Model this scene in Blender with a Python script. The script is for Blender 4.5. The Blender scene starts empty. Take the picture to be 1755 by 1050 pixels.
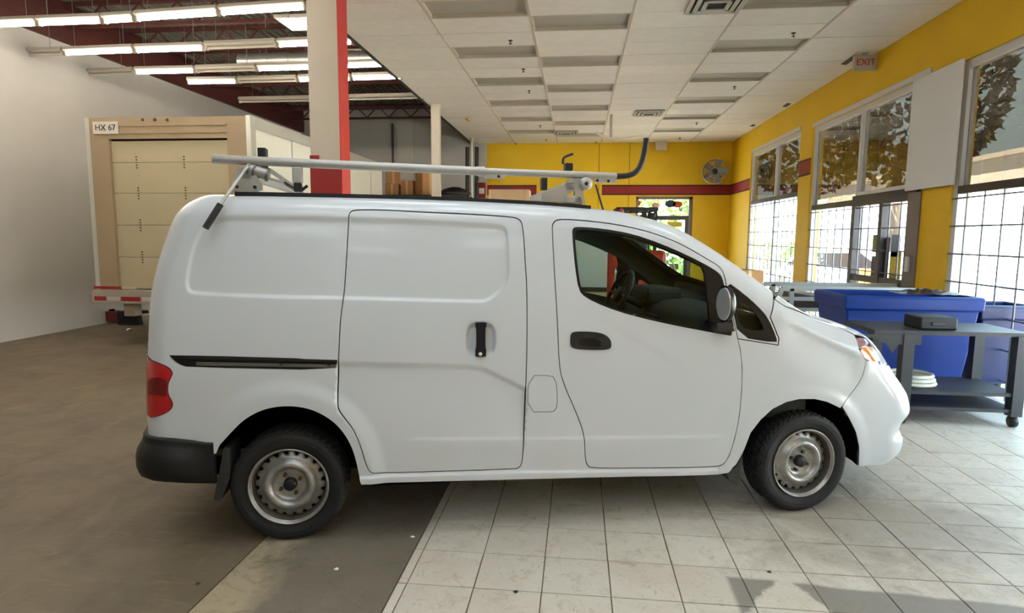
import bpy, bmesh, math, random
import numpy as np
from mathutils import Vector, Matrix, geometry
random.seed(7)
C = bpy.context.scene.collection
scn = bpy.context.scene
# ------------------------------------------------------------------ camera
FPX, YH, VX, CAMH, ROLL = 1051., 404., 990., 1.6102, .007
PHI = math.atan((525 - YH) / FPX); PSI = math.atan((VX - 877.5) * math.cos(PHI) / FPX)
def _basis():
    c, p, cy, sy = math.cos(PHI), math.sin(PHI), math.cos(PSI), math.sin(PSI)
    R = np.array([cy, sy, 0]); F = np.array([-sy*c, cy*c, -p]); U = np.array([-sy*p, cy*p, c])
    cr, sr = math.cos(ROLL), math.sin(ROLL)
    return R*cr + U*sr, F, U*cr - R*sr
CR, CF, CU = _basis(); CP = np.array([0, 0, CAMH])
cam_d = bpy.data.cameras.new('camera'); cam = bpy.data.objects.new('camera', cam_d); C.objects.link(cam)
cam_d.sensor_fit = 'HORIZONTAL'; cam_d.sensor_width = 36; cam_d.lens = 36 * FPX / 1755
cam_d.clip_start = .05; cam_d.clip_end = 300
cam.matrix_world = Matrix(((CR[0], CU[0], -CF[0], CP[0]), (CR[1], CU[1], -CF[1], CP[1]), (CR[2], CU[2], -CF[2], CP[2]), (0, 0, 0, 1)))
scn.camera = cam
# ------------------------------------------------------------------ sky and exposure
w = bpy.data.worlds.new('daylight_sky'); scn.world = w; w.use_nodes = True
bg = w.node_tree.nodes['Background']; bg.inputs[0].default_value = (.56, .80, 1.0, 1); bg.inputs[1].default_value = 5.0
scn.view_settings.view_transform = 'Standard'; scn.view_settings.look = 'None'
scn.view_settings.gamma = 1; scn.view_settings.use_curve_mapping = False
scn.view_settings.exposure = 0.76
scn.cycles.use_denoising = True
scn.cycles.max_bounces = 10; scn.cycles.diffuse_bounces = 6; scn.cycles.glossy_bounces = 4; scn.cycles.transparent_max_bounces = 16
scn.cycles.sample_clamp_indirect = 8
scn.cycles.caustics_reflective = False; scn.cycles.caustics_refractive = False
# high sun from behind the building: it lights the yard, the wall and roof keep it out of the room
sd = bpy.data.lights.new('sun', 'SUN'); sd.energy = 110; sd.angle = .01; sd.color = (1, .97, .93); so = bpy.data.objects.new('sun', sd); C.objects.link(so)
so.rotation_euler = Vector((.38, .10, -.92)).to_track_quat('-Z', 'Y').to_euler()
# daylight portals: they emit nothing, they only tell the renderer where the sky comes in
for y0, y1, z0, z1 in ((12.9, 16.1, .4, 2.4), (8.4, 12.0, .1, 2.1), (3.9, 7.7, .1, 3.5), (2.2, 3.3, .1, 3.5)):
    ld = bpy.data.lights.new('window_portal', 'AREA'); ld.shape = 'RECTANGLE'; ld.size = z1-z0; ld.size_y = y1-y0; ld.cycles.is_portal = True
    lo = bpy.data.objects.new('window_portal', ld); C.objects.link(lo); lo.location = (4.50, (y0+y1)/2, (z0+z1)/2); lo.rotation_euler = (0, math.radians(90), 0)
# ------------------------------------------------------------------ pixel helpers (a pixel is only a direction)
def ray(x, y): return CR*(x-877.5) + CF*FPX - CU*(y-525)
def hit(x, y, ax, v):
    d = ray(x, y); return CP + d*((v-CP[ax])/d[ax])
# ------------------------------------------------------------------ materials
def new_mat(name):
    m = bpy.data.materials.new(name); m.use_nodes = True
    return m, m.node_tree, m.node_tree.nodes['Principled BSDF']
def srgb(r, g, b):
    f = lambda c: (c/255/12.92 if c/255 <= .04045 else ((c/255+.055)/1.055)**2.4)
    return (f(r), f(g), f(b), 1)
def mat(name, col, rough=.5, metal=0, coat=0, var=0, vscale=3, bump=0, bscale=60, emis=None, estr=0, alpha=None, spec=None, rnd=0, coatr=.03):
    """plain procedural material: colour with noise variation, optional fine relief"""
    m, t, b = new_mat(name); N = t.nodes; L = t.links
    b.inputs['Base Color'].default_value = col; b.inputs['Roughness'].default_value = rough
    b.inputs['Metallic'].default_value = metal; b.inputs['Coat Weight'].default_value = coat; b.inputs['Coat Roughness'].default_value = coatr
    if spec is not None: b.inputs['Specular IOR Level'].default_value = spec
    src = None
    if var or rnd or bump: tc = N.new('ShaderNodeTexCoord')
    if var:
        n = N.new('ShaderNodeTexNoise'); n.inputs['Scale'].default_value = vscale; n.inputs['Detail'].default_value = 6; n.inputs['Roughness'].default_value = .65
        L.new(tc.outputs['Object'], n.inputs['Vector'])
        r = N.new('ShaderNodeMapRange'); r.inputs[1].default_value = .3; r.inputs[2].default_value = .7; r.inputs[3].default_value = 1-var; r.inputs[4].default_value = 1+var*.6
        L.new(n.outputs['Fac'], r.inputs[0]); src = r.outputs[0]
    if rnd:
        oi = N.new('ShaderNodeObjectInfo'); r2 = N.new('ShaderNodeMapRange'); r2.inputs[3].default_value = 1-rnd; r2.inputs[4].default_value = 1+rnd
        L.new(oi.outputs['Random'], r2.inputs[0])
        if src is None: src = r2.outputs[0]
        else:
            mm = N.new('ShaderNodeMath'); mm.operation = 'MULTIPLY'; L.new(src, mm.inputs[0]); L.new(r2.outputs[0], mm.inputs[1]); src = mm.outputs[0]
    if src is not None:
        mx = N.new('ShaderNodeVectorMath'); mx.operation = 'SCALE'; mx.inputs[0].default_value = col[:3]
        L.new(src, mx.inputs['Scale']); L.new(mx.outputs[0], b.inputs['Base Color'])
    if bump:
        n2 = N.new('ShaderNodeTexNoise'); n2.inputs['Scale'].default_value = bscale; n2.inputs['Detail'].default_value = 4
        L.new(tc.outputs['Object'], n2.inputs['Vector'])
        bp = N.new('ShaderNodeBump'); bp.inputs['Strength'].default_value = bump; bp.inputs['Distance'].default_value = .01
        L.new(n2.outputs['Fac'], bp.inputs['Height']); L.new(bp.outputs[0], b.inputs['Normal'])
    if emis: b.inputs['Emission Color'].default_value = emis; b.inputs['Emission Strength'].default_value = estr
    return m
def glass_mat(name, tint, refl=1.0, rough=0.0):
    m = bpy.data.materials.new(name); m.use_nodes = True; t = m.node_tree; N = t.nodes; L = t.links
    N.remove(N['Principled BSDF']); out = N['Material Output']
    tr = N.new('ShaderNodeBsdfTransparent'); tr.inputs[0].default_value = tint
    gl = N.new('ShaderNodeBsdfGlossy'); gl.inputs['Roughness'].default_value = rough; gl.inputs[0].default_value = (1, 1, 1, 1)
    fr = N.new('ShaderNodeFresnel'); fr.inputs[0].default_value = 1.45
    ml = N.new('ShaderNodeMath'); ml.operation = 'MULTIPLY'; ml.inputs[1].default_value = refl; ml.use_clamp = True
    mx = N.new('ShaderNodeMixShader'); ge = N.new('ShaderNodeNewGeometry'); iv = N.new('ShaderNodeMath'); iv.operation = 'SUBTRACT'; iv.inputs[0].default_value = 1; L.new(ge.outputs['Backfacing'], iv.inputs[1])
    m2 = N.new('ShaderNodeMath'); m2.operation = 'MULTIPLY'; L.new(fr.outputs[0], ml.inputs[0]); L.new(ml.outputs[0], m2.inputs[0]); L.new(iv.outputs[0], m2.inputs[1]); L.new(m2.outputs[0], mx.inputs[0])
    L.new(tr.outputs[0], mx.inputs[1]); L.new(gl.outputs[0], mx.inputs[2]); L.new(mx.outputs[0], out.inputs[0])
    return m
# ------------------------------------------------------------------ object helpers
def link(o, parent=None):
    C.objects.link(o)
    if parent is not None: o.parent = parent
    return o
def obj(name, me, m=None, parent=None):
    o = bpy.data.objects.new(name, me)
    if m is not None and not me.materials: me.materials.append(m)
    return link(o, parent)
def tag(o, label, cat, group=None):
    o['label'] = label; o['category'] = cat
    if group: o['group'] = group
    return o
def struct(o, label=None):
    o['kind'] = 'structure'
    if label: o['label'] = label
    return o
def thing(name, label, cat, loc=(0, 0, 0), rz=0, group=None):
    o = bpy.data.objects.new(name, None); o.empty_display_size = .1; link(o); o.location = loc; o.rotation_euler[2] = rz
    return tag(o, label, cat, group)
def copy_tree(o, parent=None):
    c = o.copy(); C.objects.link(c); c.parent = parent
    for ch in list(o.children): copy_tree(ch, c)
    return c
class MB:
    """collects boxes, bars, tubes and lathes into one mesh"""
    def __init__(s): s.v = []; s.f = []; s.sm = []
    def add(s, v, f, smooth=False):
        o = len(s.v); s.v += [tuple(map(float, p)) for p in v]; s.f += [tuple(i+o for i in q) for q in f]; s.sm += [smooth]*len(f); return s
    def box(s, lo, hi, M=None, bev=0):
        if bev:
            bm = bmesh.new(); bmesh.ops.create_cube(bm, size=1)
            for v in bm.verts: v.co = Vector([(lo[i]+hi[i])/2 + v.co[i]*(hi[i]-lo[i]) for i in range(3)])
            bmesh.ops.bevel(bm, geom=list(bm.edges), offset=bev, segments=2, affect='EDGES', profile=.5)
            bm.verts.index_update(); P = [v.co.copy() for v in bm.verts]; F = [[v.index for v in f.verts] for f in bm.faces]; bm.free()
        else:
            P = [Vector((x, y, z)) for x in (lo[0], hi[0]) for y in (lo[1], hi[1]) for z in (lo[2], hi[2])]
            F = [(0, 1, 3, 2), (4, 6, 7, 5), (0, 4, 5, 1), (2, 3, 7, 6), (0, 2, 6, 4), (1, 5, 7, 3)]
        if M is not None: P = [M @ p for p in P]
        return s.add(P, F)
    def bar(s, a, b, wd, ht, up=(0, 0, 1)):
        a = Vector(a); b = Vector(b); d = (b-a).normalized(); u = Vector(up)
        if abs(d.dot(u)) > .98: u = Vector((1, 0, 0))
        r = d.cross(u).normalized(); u = r.cross(d).normalized()
        P = [q + r*(i*wd/2) + u*(j*ht/2) for q in (a, b) for i, j in ((-1, -1), (1, -1), (1, 1), (-1, 1))]
        return s.add(P, [(3, 2, 1, 0), (4, 5, 6, 7)] + [(k, (k+1) % 4, (k+1) % 4+4, k+4) for k in range(4)])
    def tube(s, pts, r, n=12, cap=True):
        pts = [Vector(p) for p in pts]; rr = r if hasattr(r, '__len__') else [r]*len(pts)
        prev = None; V = []
        for i, p in enumerate(pts):
            d = (pts[min(i+1, len(pts)-1)] - pts[max(i-1, 0)]).normalized()
            if prev is None:
                u = Vector((0, 0, 1)) if abs(d.z) < .9 else Vector((1, 0, 0)); u = (u - d*u.dot(d)).normalized()
            else: u = (prev - d*prev.dot(d)).normalized()
            prev = u; q = d.cross(u)
            V += [p + (u*math.cos(2*math.pi*k/n) + q*math.sin(2*math.pi*k/n))*rr[i] for k in range(n)]
        F = [(i*n+k, i*n+(k+1) % n, (i+1)*n+(k+1) % n, (i+1)*n+k) for i in range(len(pts)-1) for k in range(n)]
        s.add(V, F, True)
        if cap: s.add(V[:n], [tuple(range(n))[::-1]]); s.add(V[-n:], [tuple(range(n))])
        return s
    def lathe(s, prof, n=48, axis='Z', M=None, smooth=True, fn=None, closed=False):
        V = []
        for k in range(n):
            a = 2*math.pi*k/n; c, sn = math.cos(a), math.sin(a)
            for i, (r, h) in enumerate(prof):
                if fn: r, h = fn(k, i, r, h)
                p = (r*c, r*sn, h) if axis == 'Z' else ((r*c, h, r*sn) if axis == 'Y' else (h, r*c, r*sn))
                V.append(M @ Vector(p) if M is not None else p)
        m = len(prof); F = []
        for k in range(n):
            for i in range(m - (0 if closed else 1)):
                j = (i+1) % m
                F.append((k*m+i, ((k+1) % n)*m+i, ((k+1) % n)*m+j, k*m+j))
        return s.add(V, F, smooth)
    def prism(s, poly, a, b, axis=1, M=None):
        """extrude a 2-D outline along an axis from a to b (outline in the other two axes, in order)"""
        n = len(poly); V = []
        for h in (a, b):
            for p, q in poly:
                c = [p, q]; c.insert(axis, h); v = Vector(c); V.append(M @ v if M is not None else v)
        return s.add(V, [tuple(range(n)), tuple(range(n, 2*n))[::-1]] + [(k, k+n, (k+1) % n+n, (k+1) % n) for k in range(n)])
    def mesh(s, name, m=None, fix=True):
        me = bpy.data.meshes.new(name); me.from_pydata(s.v, [], s.f)
        me.polygons.foreach_set('use_smooth', s.sm)
        if fix:
            bm = bmesh.new(); bm.from_mesh(me); bmesh.ops.recalc_face_normals(bm, faces=bm.faces); bm.to_mesh(me); bm.free()
        me.update()
        if m is not None: me.materials.append(m)
        return me
    def build(s, name, m, parent=None): return obj(name, s.mesh(name, m), None, parent)
def rounded(poly, r, n=5):
    """round the corners of a 2-D outline"""
    out = []
    for i in range(len(poly)):
        p = Vector(poly[i]); a = Vector(poly[i-1]); b = Vector(poly[(i+1) % len(poly)])
        rr = min(r, (a-p).length*.45, (b-p).length*.45); s = p+(a-p).normalized()*rr; e = p+(b-p).normalized()*rr
        for k in range(n+1):
            t = k/n; q = s*(1-t)**2 + p*2*t*(1-t) + e*t*t; out.append((q.x, q.y))
    return out
def pch(xs,ys,n=4001,sig=0.03,lo=None,hi=None):
    xs=np.array(xs,float);ys=np.array(ys,float)
    lo=xs[0] if lo is None else lo;hi=xs[-1] if hi is None else hi
    h=np.diff(xs);dl=np.diff(ys)/h
    m=np.zeros_like(xs);m[0]=dl[0];m[-1]=dl[-1]
    for i in range(1,len(xs)-1):
        m[i]=0 if dl[i-1]*dl[i]<=0 else 2*dl[i-1]*dl[i]/(dl[i-1]+dl[i])
    t=np.linspace(lo,hi,n);i=np.clip(np.searchsorted(xs,t)-1,0,len(xs)-2)
    u=(t-xs[i])/h[i]
    v=(1+2*u)*(1-u)**2*ys[i]+u*(1-u)**2*h[i]*m[i]+u*u*(3-2*u)*ys[i+1]+u*u*(u-1)*h[i]*m[i+1]
    below=t<xs[0];above=t>xs[-1]
    v[below]=ys[0]+m[0]*(t[below]-xs[0]);v[above]=ys[-1]+m[-1]*(t[above]-xs[-1])
    if sig:
        dt=t[1]-t[0];k=int(3*sig/dt)+1;g=np.exp(-.5*(np.arange(-k,k+1)*dt/sig)**2);g/=g.sum()
        pl=v[0]+(v[0]-v[1])*np.arange(k,0,-1);pr=v[-1]+(v[-1]-v[-2])*np.arange(1,k+1)
        v=np.convolve(np.concatenate([pl,v,pr]),g,'valid')
    return lambda q:np.interp(q,t,v)
# half width against height
WZ=pch([.10,.22,.30,.42,.60,.80,1.0,1.2,1.45,1.65,1.9],[.80,.838,.852,.862,.867,.866,.857,.840,.805,.772,.728],lo=-.3,hi=2.4)
# plan taper, front and rear
WX=pch([-3,-2.2,-1.5,-.8,.6,1.2,1.7,2.1,2.5,3],[-.06,-.026,-.006,0,0,-.012,-.045,-.085,-.14,-.2],lo=-3,hi=3)
# centre-line top profile
T0=pch([-3,-2.3,-2.0,-1.6,-.8,-.1,.4,.75,1.0,1.25,1.5,1.66,1.8,2.0,2.15,2.27,2.4,3],
       [1.66,1.79,1.822,1.836,1.830,1.812,1.778,1.700,1.575,1.415,1.255,1.165,1.115,1.055,.998,.925,.82,.3],lo=-3,hi=3,sig=.035)
# nose and tail profile (at the centre line)
XN=pch([-.2,.18,.25,.30,.36,.42,.47,.54,.63,.70,.78,.86,.92,1.0,1.1,1.3],[2.0,2.22,2.33,2.37,2.375,2.335,2.35,2.403,2.38,2.335,2.27,2.215,2.18,2.14,2.09,2.0],lo=-.2,hi=2.2,sig=.012)
XR=pch([-.2,.2,.5,.8,1.1,1.3,1.45,1.6,1.7,1.8,1.9],[-2.27,-2.27,-2.265,-2.255,-2.235,-2.215,-2.18,-2.13,-2.09,-2.02,-1.9],lo=-.3,hi=2.4)
RAD=.10
def fbody(x,y,z):
    y=np.abs(y)
    a=y-(WZ(z)+WX(x))
    b=(z-(T0(x+.25*y*y)-.055*y*y))*.9
    c=(x-(XN(z)-.20*y*y-.28*y**4))
    d=(XR(z)+.16*y*y-x)
    r=RAD
    A=np.maximum(a+r,0);B=np.maximum(b+r,0);Cc=np.maximum(c+r,0);D=np.maximum(d+r,0)
    m=np.maximum(np.maximum(a,b),np.maximum(c,d))+r
    return np.sqrt(A*A+B*B+Cc*Cc+D*D)+np.minimum(m,0)-r
# ================================================================== the building
XRW, XL, YB, YF, ZC, ZD, XE = 4.28, -8.4, 18.25, -6.5, 4.30, 5.30, -3.13
def pos_mix(m, build):
    """replace the base colour of a material by a node tree built from world position"""
    t = m.node_tree; b = t.nodes['Principled BSDF']; g = t.nodes.new('ShaderNodeNewGeometry'); col = build(t, g.outputs['Position']); t.links.new(col, b.inputs['Base Color']); return m
def noise(t, vec, scale, detail=6, rough=.65, dist_=0, sc=None):
    n = t.nodes.new('ShaderNodeTexNoise'); n.inputs['Scale'].default_value = scale; n.inputs['Detail'].default_value = detail; n.inputs['Roughness'].default_value = rough; n.inputs['Distortion'].default_value = dist_
    if sc:
        mp = t.nodes.new('ShaderNodeMapping'); mp.inputs['Scale'].default_value = sc; t.links.new(vec, mp.inputs['Vector']); vec = mp.outputs[0]
    t.links.new(vec, n.inputs['Vector']); return n.outputs['Fac']
def rng(t, v, a, b, c=0., d=1.):
    r = t.nodes.new('ShaderNodeMapRange'); r.inputs[1].default_value = a; r.inputs[2].default_value = b; r.inputs[3].default_value = c; r.inputs[4].default_value = d; t.links.new(v, r.inputs[0]); return r.outputs[0]
def mixc(t, f, a, b):
    m = t.nodes.new('ShaderNodeMix'); m.data_type = 'RGBA'
    for k, q in ((0, f), (6, a), (7, b)):
        if hasattr(q, 'is_linked'): t.links.new(q, m.inputs[k])
        else: m.inputs[k].default_value = q
    return m.outputs[2]
def mth(t, op, a, b=None):
    m = t.nodes.new('ShaderNodeMath'); m.operation = op
    for k, q in enumerate((a, b)):
        if q is None: continue
        if hasattr(q, 'is_linked'): t.links.new(q, m.inputs[k])
        else: m.inputs[k].default_value = q
    return m.outputs[0]
# concrete
def conc(t, P):
    a = mixc(t, rng(t, noise(t, P, .9, 7, .6), .35, .7), srgb(98, 87, 69), srgb(122, 108, 87))
    a = mixc(t, rng(t, noise(t, P, 2.2, 8, .7, .6), .46, .70, 0, .85), a, srgb(86, 76, 62))
    a = mixc(t, rng(t, noise(t, P, 26, 5, .8), .58, .76, 0, .55), a, srgb(74, 66, 54))
    a = mixc(t, rng(t, noise(t, P, 7, 8, .8, 1.5, (.5, 3, 1)), .54, .66, 0, .45), a, srgb(138, 124, 98))
    return mixc(t, rng(t, noise(t, P, 1.4, 6, .7, 1.2, (3.5, .6, 1)), .56, .72, 0, .5), a, srgb(132, 117, 93))
M_CONC = pos_mix(mat('worn_concrete', (.3, .3, .3, 1), .62, bump=.12, bscale=30, spec=.35), conc)
def conc2(t, P):
    a = mixc(t, rng(t, noise(t, P, 1.3, 7, .6), .35, .7), srgb(102, 94, 81), srgb(126, 117, 102))
    sx = t.nodes.new('ShaderNodeSeparateXYZ'); t.links.new(P, sx.inputs[0])
    edge = mth(t, 'ADD', sx.outputs[0], rng(t, noise(t, P, 3, 6, .7), 0, 1, -.18, .18))
    a = mixc(t, rng(t, edge, -1.46, -1.34, .8, 0), a, srgb(176, 160, 132))
    a = mixc(t, rng(t, noise(t, P, 3.1, 8, .75, 1.), .50, .68, 0, .75), a, srgb(86, 79, 69))
    a = mixc(t, rng(t, noise(t, P, 18, 6, .8, .5), .56, .74, 0, .45), a, srgb(150, 138, 116))
    return mixc(t, rng(t, noise(t, P, 40, 4, .8), .66, .8, 0, .5), a, srgb(190, 180, 160))
M_CONC2 = pos_mix(mat('concrete_strip', (.3, .3, .3, 1), .62, bump=.12, bscale=30, spec=.35), conc2)
# floor tile: cream, scuffed, dirt where wheels run, one grey patch with an edge of its own
def tile_c(t, P):
    oi = t.nodes.new('ShaderNodeObjectInfo')
    a = mixc(t, rng(t, oi.outputs['Random'], 0, 1), srgb(200, 192, 179), srgb(210, 203, 190))
    a = mixc(t, rng(t, noise(t, P, 2.0, 7, .65), .42, .72, 0, .5), a, srgb(182, 167, 144))
    a = mixc(t, rng(t, noise(t, P, 9, 8, .75, .8), .54, .72, 0, .7), a, srgb(150, 134, 112))
    a = mixc(t, rng(t, noise(t, P, 18, 8, .8, 1.2), .55, .70, 0, .6), a, srgb(140, 123, 100))
    a = mixc(t, rng(t, noise(t, P, 52, 4, .8), .61, .72, 0, .8), a, srgb(92, 80, 66))
    sx = t.nodes.new('ShaderNodeSeparateXYZ'); t.links.new(P, sx.inputs[0]); X, Y = sx.outputs[0], sx.outputs[1]
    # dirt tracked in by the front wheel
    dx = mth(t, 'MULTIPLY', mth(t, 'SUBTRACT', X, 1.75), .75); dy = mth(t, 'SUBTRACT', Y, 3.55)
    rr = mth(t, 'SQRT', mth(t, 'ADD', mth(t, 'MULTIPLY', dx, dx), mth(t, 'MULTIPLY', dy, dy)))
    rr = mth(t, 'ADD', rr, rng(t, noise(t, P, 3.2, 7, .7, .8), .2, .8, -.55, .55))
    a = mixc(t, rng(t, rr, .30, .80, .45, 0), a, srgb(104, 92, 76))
    # darker grey patch on the tiles nearest the right-hand corner
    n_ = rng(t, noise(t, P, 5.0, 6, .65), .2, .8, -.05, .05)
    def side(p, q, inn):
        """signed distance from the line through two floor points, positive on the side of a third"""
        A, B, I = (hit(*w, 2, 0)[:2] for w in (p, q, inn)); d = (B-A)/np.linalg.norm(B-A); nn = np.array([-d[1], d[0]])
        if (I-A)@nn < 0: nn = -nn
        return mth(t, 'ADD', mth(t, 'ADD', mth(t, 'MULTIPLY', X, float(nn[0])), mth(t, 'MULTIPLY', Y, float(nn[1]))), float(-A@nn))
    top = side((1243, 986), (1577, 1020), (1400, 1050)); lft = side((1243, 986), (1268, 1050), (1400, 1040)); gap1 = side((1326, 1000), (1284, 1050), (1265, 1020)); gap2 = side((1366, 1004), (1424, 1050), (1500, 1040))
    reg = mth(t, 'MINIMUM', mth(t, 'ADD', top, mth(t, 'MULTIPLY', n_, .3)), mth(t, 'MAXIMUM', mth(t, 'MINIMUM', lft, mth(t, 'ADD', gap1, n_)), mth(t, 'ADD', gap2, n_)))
    grey_patch = rng(t, reg, -.008, .016, 0, .85)
    return mixc(t, grey_patch, a, srgb(122, 116, 108))
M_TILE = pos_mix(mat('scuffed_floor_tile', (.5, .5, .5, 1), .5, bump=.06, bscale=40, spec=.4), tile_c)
M_GROUT = mat('dirty_grout', srgb(112, 98, 80), .9, var=.3, vscale=6)
M_YEL = mat('yellow_wall_paint', srgb(228, 184, 4), .55, var=.06, vscale=1.2)
M_GREY = mat('grey_wall_paint', srgb(186, 182, 176), .8, var=.07, vscale=.7)
M_WHITEW = mat('off_white_wall', srgb(196, 190, 178), .8, var=.05, vscale=1)
M_RED = mat('red_stripe_paint', srgb(140, 18, 16), .5)
M_REDBR = mat('bright_red_paint', srgb(190, 44, 34), .45, var=.1, vscale=3)
M_MAROON = mat('maroon_edge_paint', srgb(52, 8, 8), .6)
M_BEAM = mat('oxide_red_steel', srgb(74, 27, 21), .7, var=.2, vscale=2)
M_DECK = mat('dull_metal_deck', srgb(124, 120, 106), .55, .4, var=.25, vscale=1.5)
M_CTILE = mat('ceiling_tile_board', srgb(246, 240, 229), .9, var=.05, vscale=5, bump=.10, bscale=120, rnd=.035)
M_CGRID = mat('ceiling_grid_paint', srgb(205, 195, 176), .7)
M_DIFF = mat('unlit_light_panel', srgb(176, 170, 156), .5, rnd=.06)
M_ADDEDP = mat('added_light_panel', (.9, .9, .9, 1), .5, emis=(.80, .91, 1, 1), estr=4.3)  # glow of the ceiling panels added out of view as fill light
M_WFRAME = mat('white_window_frame', srgb(214, 212, 212), .45)
M_BFRAME = mat('dark_bronze_frame', srgb(58, 48, 46), .5)
M_BFRAME2 = mat('faded_bronze_post', srgb(120, 106, 102), .5)
M_GRILLE = mat('grey_security_bar', srgb(120, 120, 122), .5, .4)
M_CLEAR = glass_mat('clear_window_glass', (.92, .95, .96, 1), 1.0)
M_TINT = glass_mat('reflective_brown_tint', (.22, .20, .17, 1), 1.2)
M_COLW = mat('cream_column_paint', srgb(192, 182, 168), .6, var=.05, vscale=2)
# ---- floor
fl = struct(MB().box((XL, YF, -.15), (XRW, YB, -.006)).build('floor', M_GROUT))
g_ = .004
MB().box((XL, YF, -.006), (-1.630-g_, YB, 0)).build('concrete_slab', M_CONC, fl)
MB().box((-1.630+g_, YF, -.006), (-.812, YB, 0)).build('concrete_strip', M_CONC2, fl)
PX = .3135; x_lines = [-.808, -.762] + [-.762+PX*k for k in range(1, 17)]
x_lines = [x for x in x_lines if x < XRW-.05] + [XRW]
y0_ = hit(943, 904, 2, 0)[1]; y_lines = np.arange(y0_-PX*29, YB+.01, PX)
cells = []
for i in range(len(x_lines)-1):
    for j in range(len(y_lines)-1): cells.append((x_lines[i], x_lines[i+1], float(y_lines[j]), float(min(y_lines[j+1], YB))))
def proj(P):
    q = np.asarray(P)-CP; z = q@CF
    return (877.5+FPX*(q@CR)/z, 525-FPX*(q@CU)/z, z)
def vis(c_):
    p = proj(((c_[0]+c_[1])/2, (c_[2]+c_[3])/2, 0)); return p[2] > .3 and -60 < p[0] < 1815 and p[1] < 1110
near_c = sorted([c_ for c_ in cells if vis(c_)], key=lambda c_: proj(((c_[0]+c_[1])/2, (c_[2]+c_[3])/2, 0))[2])[:295]
ns = set(near_c); tile_cache = {}
def tile_box(wd, dp, h=.0058, bv=.0015, jg=.0028):
    a, b = wd/2-jg, dp/2-jg; V = [(x*s, y*s2, 0) for x, y, s, s2 in ()]
    P = [(-a, -b, -h), (a, -b, -h), (a, b, -h), (-a, b, -h), (-a, -b, -bv), (a, -b, -bv), (a, b, -bv), (-a, b, -bv), (-a+bv, -b+bv, 0), (a-bv, -b+bv, 0), (a-bv, b-bv, 0), (-a+bv, b-bv, 0)]
    F = [(0, 1, 5, 4), (1, 2, 6, 5), (2, 3, 7, 6), (3, 0, 4, 7), (4, 5, 9, 8), (5, 6, 10, 9), (6, 7, 11, 10), (7, 4, 8, 11), (8, 9, 10, 11)]
    return P, F
for c_ in near_c:
    key = (round(c_[1]-c_[0], 3), round(c_[3]-c_[2], 3))
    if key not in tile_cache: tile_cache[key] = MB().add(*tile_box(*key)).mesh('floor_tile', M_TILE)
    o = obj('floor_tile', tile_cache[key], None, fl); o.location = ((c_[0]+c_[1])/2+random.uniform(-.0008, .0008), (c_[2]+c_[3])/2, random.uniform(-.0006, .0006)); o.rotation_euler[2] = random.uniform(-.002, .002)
m_ = MB()
for c_ in cells:
    if c_ not in ns:
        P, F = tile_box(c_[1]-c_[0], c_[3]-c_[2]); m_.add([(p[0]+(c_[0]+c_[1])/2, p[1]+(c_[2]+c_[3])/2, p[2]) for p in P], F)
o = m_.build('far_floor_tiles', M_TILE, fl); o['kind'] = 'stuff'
# ---- tiled ceiling
ce = struct(MB().box((XE, YF, ZC+.004), (XRW, YB, ZC+.06)).build('ceiling', M_CGRID))
cx = [XE, -1.885, -.64, .605, 1.85, 3.085, XRW]; RP = .579; r0 = 7.862
rows = [r0+RP*k for k in range(-26, 19) if r0+RP*k > YF]
TROF = set()
def row_of(y): return round((y-r0)/RP-.5)
for col, ys in ((1, (12, 90, 141, 178, 206, 227)), (2, (37, 104, 152, 186, 212.5, 232)), (4, (3, 78, 132, 170, 199.5, 220))):
    xm = (cx[col]+cx[col+1])/2
    for y in ys:
        # depth along the ceiling where the column's centre line passes this height in the photograph
        Y = min(np.linspace(6, 18.2, 800), key=lambda q: abs(proj((xm, q, ZC))[1]-y)); TROF.add((col, row_of(Y)))
ADDED_LIT = set()  # lit panels added behind and above the camera to brighten van, floor and ceiling
for col in (1, 2, 4):
    k = min(q for c_, q in TROF if c_ == col)-3
    while k > -5: k -= 3
    while r0+RP*k > YF: ADDED_LIT.add((col, k)); k -= 3
TROF |= ADDED_LIT
ctile = {}; far_m = MB(); lamps_m = {}
for i in range(6):
    for k in range(-26, 18):
        ya, yb = r0+RP*k, r0+RP*(k+1)
        if ya < YF or (i, k) in TROF: continue
        yb = min(yb, YB)
        w_, d_ = cx[i+1]-cx[i], yb-ya; jg = .005
        if k >= -2:
            key = (round(w_, 3), round(d_, 3))
            if key not in ctile: ctile[key] = MB().box((-w_/2+jg, -d_/2+jg, -.012), (w_/2-jg, d_/2-jg, .004)).mesh('ceiling_tile', M_CTILE)
            o = obj('ceiling_tile', ctile[key], None, ce); o.location = ((cx[i]+cx[i+1])/2, (ya+yb)/2, ZC+random.uniform(0, .004)); o.rotation_euler = (random.uniform(-.003, .003), random.uniform(-.002, .002), 0)
        else: far_m.box((cx[i]+jg, ya+jg, ZC-.012), (cx[i+1]-jg, yb-jg, ZC+.004))
o = far_m.build('ceiling_tiles_overhead', M_CTILE, ce); o['kind'] = 'stuff'
for x in cx[1:-1]: MB().box((x-.012, YF, ZC-.016), (x+.012, YB, ZC-.008)).build('ceiling_runner', M_CGRID, ce)
MB().box((XE-.05, YF, ZC-.02), (XE, YB, ZC+.02)).build('edge_trim', mat('dark_edge_angle', srgb(60, 54, 46), .7), ce)
struct(MB().box((XE-.04, YF, ZC+.02), (XE, YB, ZD)).build('wall_bulkhead', M_WHITEW))
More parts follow.
